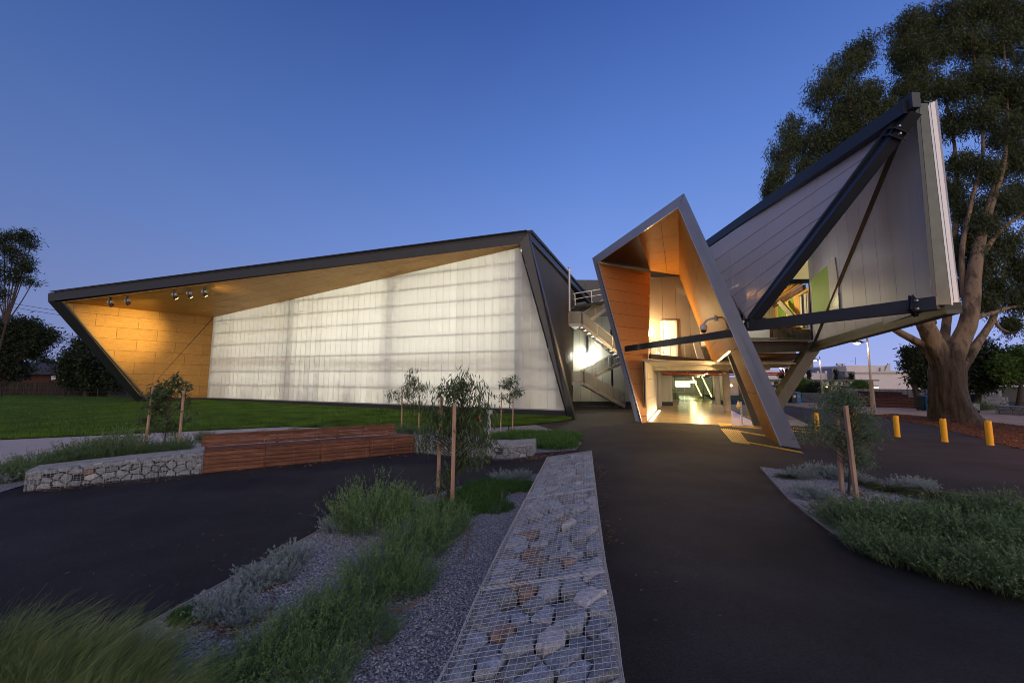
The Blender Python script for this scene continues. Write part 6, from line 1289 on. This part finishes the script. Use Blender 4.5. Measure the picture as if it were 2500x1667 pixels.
zz0, zz1 = DY(1950, 930, 74)[2], DY(1950, 940, 74)[2]; MB().box(((x0_ + x1_) / 2, 73.3, zz1 - .05), (x1_ - x0_, 1.6, .16)).build('lower_gutter', eave_green, t)
MB().box(((x0_ + x1_) / 2, 73.93, (DY(1950, 929.5, 74)[2] + DY(1950, 941, 74)[2]) / 2), (x1_ - x0_ - .1, .2, DY(1950, 929.5, 74)[2] - DY(1950, 941, 74)[2])).build('white_band', white_m, t)
for i, px in enumerate(np.arange(1884, 2124, 11.2)):
    p_ = DY(px, 935.5, 73.78); o = MB().box(p_, (.74, .12, .66)).build('window', galv_m if i % 3 != 1 else teak_dark, t)
    MB().box(p_ - V(.17, .08, 0), (.30, .04, .5)).build('pane', darkwin if i % 2 else mat('blind', (.45, .42, .45), .6) if 'blind' not in MATS else MATS['blind'], o)
for px in (1888, 1902, 1934, 1948, 2035, 2046): p_ = DY(px, 948, 73.9); o = MB().box(p_, (.8, .12, .55)).build('window', white_m, t); MB().box(p_ - V(0, .08, 0), (.55, .04, .4)).build('pane', MATS['blind'] if px < 1940 else darkwin, o)
for px, py in ((2016, 945), (2139, 946)): p_ = DY(px, py, 72.6); MB().box(p_, (.6, .2, .22)).build('eave_light', lamp_warm, t); light('eave_light', 'POINT', p_ - V(0, .6, .3), 40, (1, .75, .3), .1)
# far red brick house seen between the columns, and dark verge
t = thing('brick_house', 'small red brick building glimpsed between the concrete columns', 'house', DY(1800, 940, 80) * V(1, 1, 0)); block(t, (1786, 929), (1808, 929), 80, 8, brick_m); MB().slab([DY(1783, 929, 79.8), DY(1796, 924, 79.8), DY(1810, 929, 79.8)], V(0, 9, 0)).build('roof', tile_m, t)
far_tree('dark_tree', 'dark little tree glimpsed left of the round concrete columns', 1762, 78, [(1762, 940, 9), (1768, 946, 8), (1758, 950, 8)], dark_leaf, .3, 60, 26, .4, .2, seed=12)
# gabion terraces and timber steps
def gab_block(label, a, b, y_base, seed, h=None, dep=1.2, top=None, name='gabion_terrace', group='gabion terrace walls in the distance'):
    """far gabion: rough stones pushed out of one solid face"""
    P, Q_ = G(a, y_base[0]), G(b, y_base[1]); z1_ = DY(a, top, P[1])[2] if top else h; L = np.linalg.norm(Q_ - P); d = nrm(Q_ - P); n_ = V(-d[1], d[0], 0); t = thing(name, label, 'gabion wall', (P + Q_) / 2, group)
    MB().slab([P + n_ * .08, Q_ + n_ * .08, Q_ + n_ * dep, P + n_ * dep], V(0, 0, z1_ - .03)).build('core', core_m, t); stones_on(t, L, z1_, .24, seed, lambda x, y, o: P + d * x + V(0, 0, y) - n_ * (o - .01), .09, .008, single=False)
    MB().slab([P, Q_, Q_ + n_ * dep, P + n_ * dep], V(0, 0, .03)).add([], []); MB().slab([P + V(0, 0, z1_ - .03), Q_ + V(0, 0, z1_ - .03), Q_ + n_ * dep + V(0, 0, z1_ - .03), P + n_ * dep + V(0, 0, z1_ - .03)], V(0, 0, .03)).build('top_stones', gravel_bed, t)
gab_block('long grey gabion wall beyond the timber steps, topped level', 2068, 2275, (985, 988), 61, top=949)
gab_block('low grey gabion wall behind the blue bins at left', 1958, 2070, (981, 985), 62, top=959)
gab_block('upper grey gabion terrace right of the gum trunk', 2340, 2450, (990, 991), 63, top=950); gab_block('stepped grey gabion block right of the upper terrace', 2385, 2440, (993, 994), 64, top=962); gab_block('low grey gabion wall at the right edge behind the sand path', 2300, 2395, (1006, 1008), 65, top=984); gab_block('nearest grey gabion block at the far right', 2430, 2560, (1010, 1018), 66, top=990)
gab_block('tall grey gabion block at the right edge', 2410, 2465, (1000, 1002), 67, top=968)
stp = thing('timber_steps', 'broad flight of red timber seating steps before the gabion wall', 'steps', G(2180, 995))
s0, s1 = G(2052, 989), G(2285, 999)
for i in range(6):
    dd = V(.35, 1, 0) * .85 * i; a = s0 + dd + V(.55 * i, 0, 0); b = s1 + dd; z = .22 * (i + 1)
    MB().slab([a, b, b + V(.3, .85, 0), a + V(.3, .85, 0)], V(0, 0, z - .05)).build('riser', teak_dark, stp)
    for j in range(3): c = V(.1, .28, 0) * j; MB().slab([a + c + V(-.02, -.02, z - .05), b + c + V(0, -.02, z - .05), b + c + V(.09, .245, z - .05), a + c + V(.09, .245, z - .05)], V(0, 0, .05)).build('tread_board', teak, stp)
put('salt2', G(2390, 1002), None, 1.9, 'large green bush in front of the distant gabion terraces'); put('salt2', G(2425, 1000), None, 1.7, 'green bush at the foot of the stepped gabion block'); put('salt2', G(2360, 985), None, 1.5, 'green bush on the upper terrace right of the trunk')
def wheelie(px, py, lab, m, num, rz=0):
    p = G(px, py); t = thing('wheelie_bin', lab, 'bin', p, 'wheelie bins'); h = 1.0
    MB().slab([p + V(-.27, -.28, .06), p + V(.27, -.28, .06), p + V(.24, .24, .06), p + V(-.24, .24, .06)], V(0, 0, h)).build('body', m, t); MB().slab([p + V(-.32, -.33, h + .06), p + V(.32, -.33, h + .06), p + V(.32, .32, h + .12), p + V(-.32, .32, h + .12)], V(0, 0, .05)).build('lid', m, t)
    for s in (-.25, .25): MB().tube(p + V(s - .03, .22, .1), p + V(s + .03, .22, .1), .1, n=10).build('wheel', black_m, t)
    MB().box(p + V(.02, -.29, .72), (.22, .012, .26)).build('notice', sand_m if num else pinkwhite, t); MB().tube(p + V(-.2, .36, 1.0), p + V(.2, .36, 1.0), .02).build('handle', black_m, t)
wheelie(1936, 984, 'dark bin left of the blue bin under the strut', green_bin, 0); wheelie(1946, 984, 'blue bin under the wing strut, on the far pavement', blue_bin, 1)
wheelie(2256, 1002, 'dark bin left of the blue bin beside the gum trunk', green_bin, 0); wheelie(2267, 1002.5, 'blue bin half behind the gum trunk', blue_bin, 1)
hr = DY(2475, 930, 48); t = thing('low_roof_building', 'low building with a pale sloping roof at the far right', 'building', hr * V(1, 1, 0)); MB().slab([DY(2400, 944, 48), DY(2700, 944, 48), DY(2700, 930, 52), DY(2420, 934, 52)], V(0, 0, .12)).build('roof', galv_m, t); MB().box((hr[0] + 4, 50, 1.0), (14, 3, 2.0)).build('wall', plinth_m, t)
# nearest lawn lamp: small ground floodlight in the lawn by the hall
p_ = V(*DY(549, 986, 33.0)); t = thing('ground_floodlight', 'small dark floodlight sitting on the lawn in front of the glowing wall', 'floodlight', p_); MB().path([p_ + V(0, 0, -.2), p_ + V(0, 0, .05)], [.05, .05], 8).build('stem', black_m, t); MB().path([p_ + V(-.12, -.1, .12), p_ + V(0, 0, .14), p_ + V(.10, .1, .16)], [.14, .17, .12], 12).build('lamp_head', darkmetal, t)
# small boxes added where the hall lights and fill lights had no fitting
MB().box((10.8, 28.4, 4.2), (.10, .10, .10)).box((9.95, 28.3, 5.95), (.10, .10, .10)).build('added_fitting_box', galv_m, mbd)
MB().box(LG(1850, 800) + V(0, -.8, .42), (.16, .16, .06)).box((14.8, 20.5, 8.65), (.2, .2, .06)).build('added_fitting_box', galv_m, wing)
